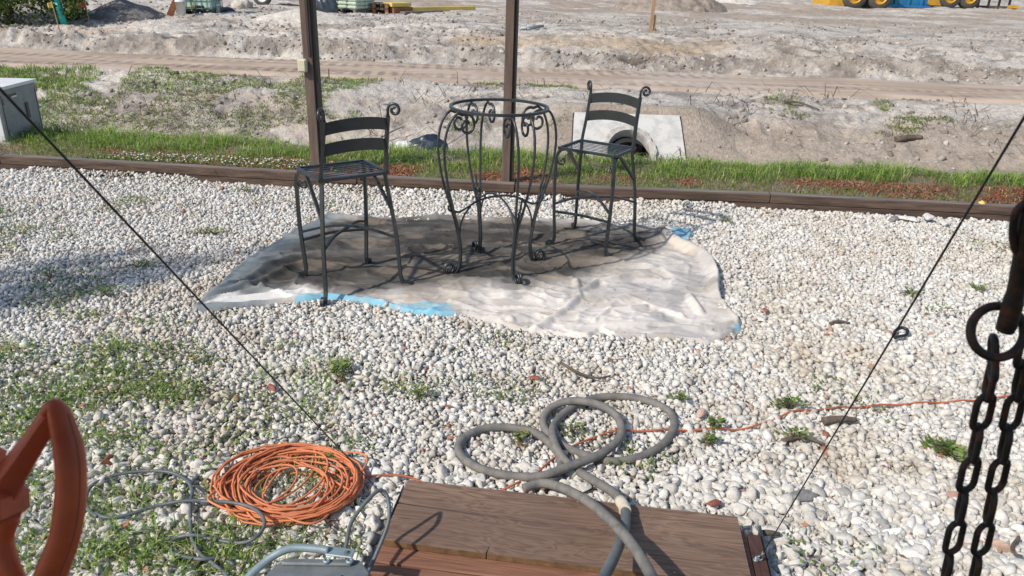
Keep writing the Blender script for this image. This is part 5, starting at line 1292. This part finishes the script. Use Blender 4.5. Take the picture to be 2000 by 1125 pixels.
# black strap ring
R1 = [at(1745, 655, .05), at(1750, 645, .065), at(1762, 640, .075), at(1772, 645, .07), at(1770, 654, .055), at(1758, 657, .05), at(1748, 660, .05)]
tag(MB().tube(crom(R1, 6), .009, n=8).build('strap_ring', m_black, None, True), 'small black plastic strap curled on the gravel under the right cable', 'strap')
tag(MB().tube(crom([at(1990, 1050, .05), at(1978, 1066, .05), at(1980, 1080, .06), at(1996, 1086, .05)], 6), [.006]*10+[.004]*9, n=7).build('curled_strip', m_twig, None, True), 'curled dry brown strip on the gravel near the bottom right corner', 'strip')
q = np.random.default_rng(90)
def rock(px, py, r_, mt, label, seed, z=.03, cat='stone', name='stone', grp=None):
    sh, f = stone_shapes(3, 1, 12); v = sh[0]*r_*np.array([1.15, .9, .75]); a = seed*1.3; v = v@np.array([[math.cos(a), math.sin(a), 0], [-math.sin(a), math.cos(a), 0], [0, 0, 1]]); o = link(name, mesh_np(name, v, f, 3, mt)); o.location = at(px, py, z); tag(o, label, cat, grp)
m_rw = mat('large_limestone', (.68, .66, .61), rough=.9, var=.3, vscale=30, bump=.8, bscale=60, dist=.006)
m_brick = mat('brick_fragment', (.34, .11, .07), rough=.9, var=.35, vscale=30, bump=.6, bscale=60)
m_rg = mat('grey_rock', (.30, .29, .275), rough=.9, var=.45, vscale=40, bump=.9, bscale=60, dist=.006)
rock(1812, 424, .055, m_rw, 'bright white stone resting against the timber at the right', 1, .06)
rock(1775, 428, .05, m_rw, 'second large pale stone left of the bright white one at the timber', 2, .04)
rock(1748, 428, .045, m_rg, 'grey stone in the row against the timber at the right', 3, .04)
rock(1842, 436, .042, m_rw, 'pale stone right of the bright white one at the timber', 6, .04)
rock(351, 968, .022, mat('cream_stone', (.66, .60, .40), rough=.9, var=.2, vscale=30, bump=.5, bscale=60), 'yellowish cream stone inside the loop of grey cable', 4, .045)
rock(1560, 968, .042, m_rg, 'large speckled grey rock under the right cable near the platform', 5, .035)
rock(1495, 606, .020, m_brick, 'red brick fragment on the gravel right of the drop cloth', 6, .045, 'brick fragment', 'brick_fragment', 'red brick fragments')
rock(1045, 738, .018, m_brick, 'red brick fragment beside the curved brown stick', 7, .045, 'brick fragment', 'brick_fragment', 'red brick fragments')
rock(1372, 806, .024, mat('pink_fragment', (.58, .38, .30), rough=.9), 'pale pink brick fragment right of the hose loops', 8, .045, 'brick fragment', 'brick_fragment', 'red brick fragments')
rock(532, 755, .020, m_brick, 'dull red brick fragment between the left cable and the drop cloth', 9, .045, 'brick fragment', 'brick_fragment', 'red brick fragments')
rock(1392, 982, .020, m_brick, 'orange-red brick fragment near the right corner of the plank', 10, .045, 'brick fragment', 'brick_fragment', 'red brick fragments')
p = at(1917, 399, .13); o = MB().lathe((0, 0, 0), [(.002, -.03), (.02, -.022), (.03, 0), (.024, .02), (.006, .032)], 14).build('fallen_fruit', m_yel2, None, True); o.location = p; tag(o, 'small yellow fruit lying on the mulch behind the timber at the right', 'fruit')
def weed(px, py, rad, n, size, label, seed, z=.045, tall=.05, stems=True):
    p = at(px, py, .03); root = tag(empty('weed_plant', p), label, 'weed', 'weeds growing through the gravel')
    g = np.random.default_rng(seed); a = g.uniform(0, 6.28, n); rr = rad*g.uniform(.0, 1.15, n)**.8*(.7+.5*np.sin(a*2+seed))
    P = np.stack([rr*np.cos(a), rr*np.sin(a)*.9, .006+tall*g.uniform(.1, 1, n)*(1-.6*rr/rad)], -1)
    leaves('leaves', P, g.uniform(size*.45, size*1.15, n), m_weed, seed, .55, root)
    m = MB()
    for k in range(7):
        b = g.uniform(0, 6.28); m.tube([(0, 0, -.01), (rad*.4*math.cos(b), rad*.4*math.sin(b), tall*.7), (rad*.8*math.cos(b), rad*.8*math.sin(b), tall*.6)], [.003, .002, .001], n=5)
    m.build('stems', m_twig, root)
weed(1850, 888, .085, 420, .026, 'bushy bright green weed left of the hanging chain', 701, tall=.05)
weed(665, 730, .075, 200, .026, 'leafy green weed in the gravel near the middle of the left cable', 702)
weed(1395, 838, .05, 90, .026, 'green weed astride the orange cord right of the hose loops', 703)
weed(1385, 868, .045, 60, .024, 'small weed just below the orange cord right of the hose loops', 704)
weed(1538, 795, .06, 110, .028, 'grey-green weed just above the orange cord', 705)
weed(1552, 858, .055, 80, .024, 'straggly weed under the pale twig', 706)
weed(1328, 785, .05, 70, .022, 'weed beyond the right end of the far hose loop', 707)
weed(820, 775, .05, 70, .022, 'small sparse weed left of the hose loops', 708)
weed(1015, 862, .04, 60, .024, 'weed sprouting inside the left hose loop', 709)
weed(1118, 845, .035, 50, .020, 'weed between the crossing hose loops', 710)
weed(412, 455, .10, 150, .022, 'flat yellow-green weed in the gravel left of the drop cloth', 711, tall=.02)
weed(480, 373, .08, 110, .022, 'low weed in the gravel left of the left chair', 712, tall=.03)
weed(250, 342, .13, 200, .026, 'spreading weed at the foot of the timber left of the left chair', 713, tall=.05)
weed(1418, 433, .07, 90, .022, 'low weed in the gravel right of the drop cloth blue corner', 714, tall=.025)
weed(1912, 568, .06, 60, .030, 'sprig of broad leaves left of the hook rod', 715, tall=.03)
weed(1780, 575, .08, 60, .030, 'row of broad weed leaves left of the right cable', 716, tall=.02)
weed(275, 512+10, .10, 120, .024, 'dark weed in the shaded gravel at the left', 717, tall=.03)
weed(205, 573, .12, 150, .022, 'wide dark green weed patch in the gravel at the far left', 718, tall=.03)
weed(100, 540, .09, 110, .022, 'weed in the shadow band near the left edge', 719, tall=.03)
weed(640, 900, .05, 70, .022, 'weed just above the orange coil', 720, tall=.04)
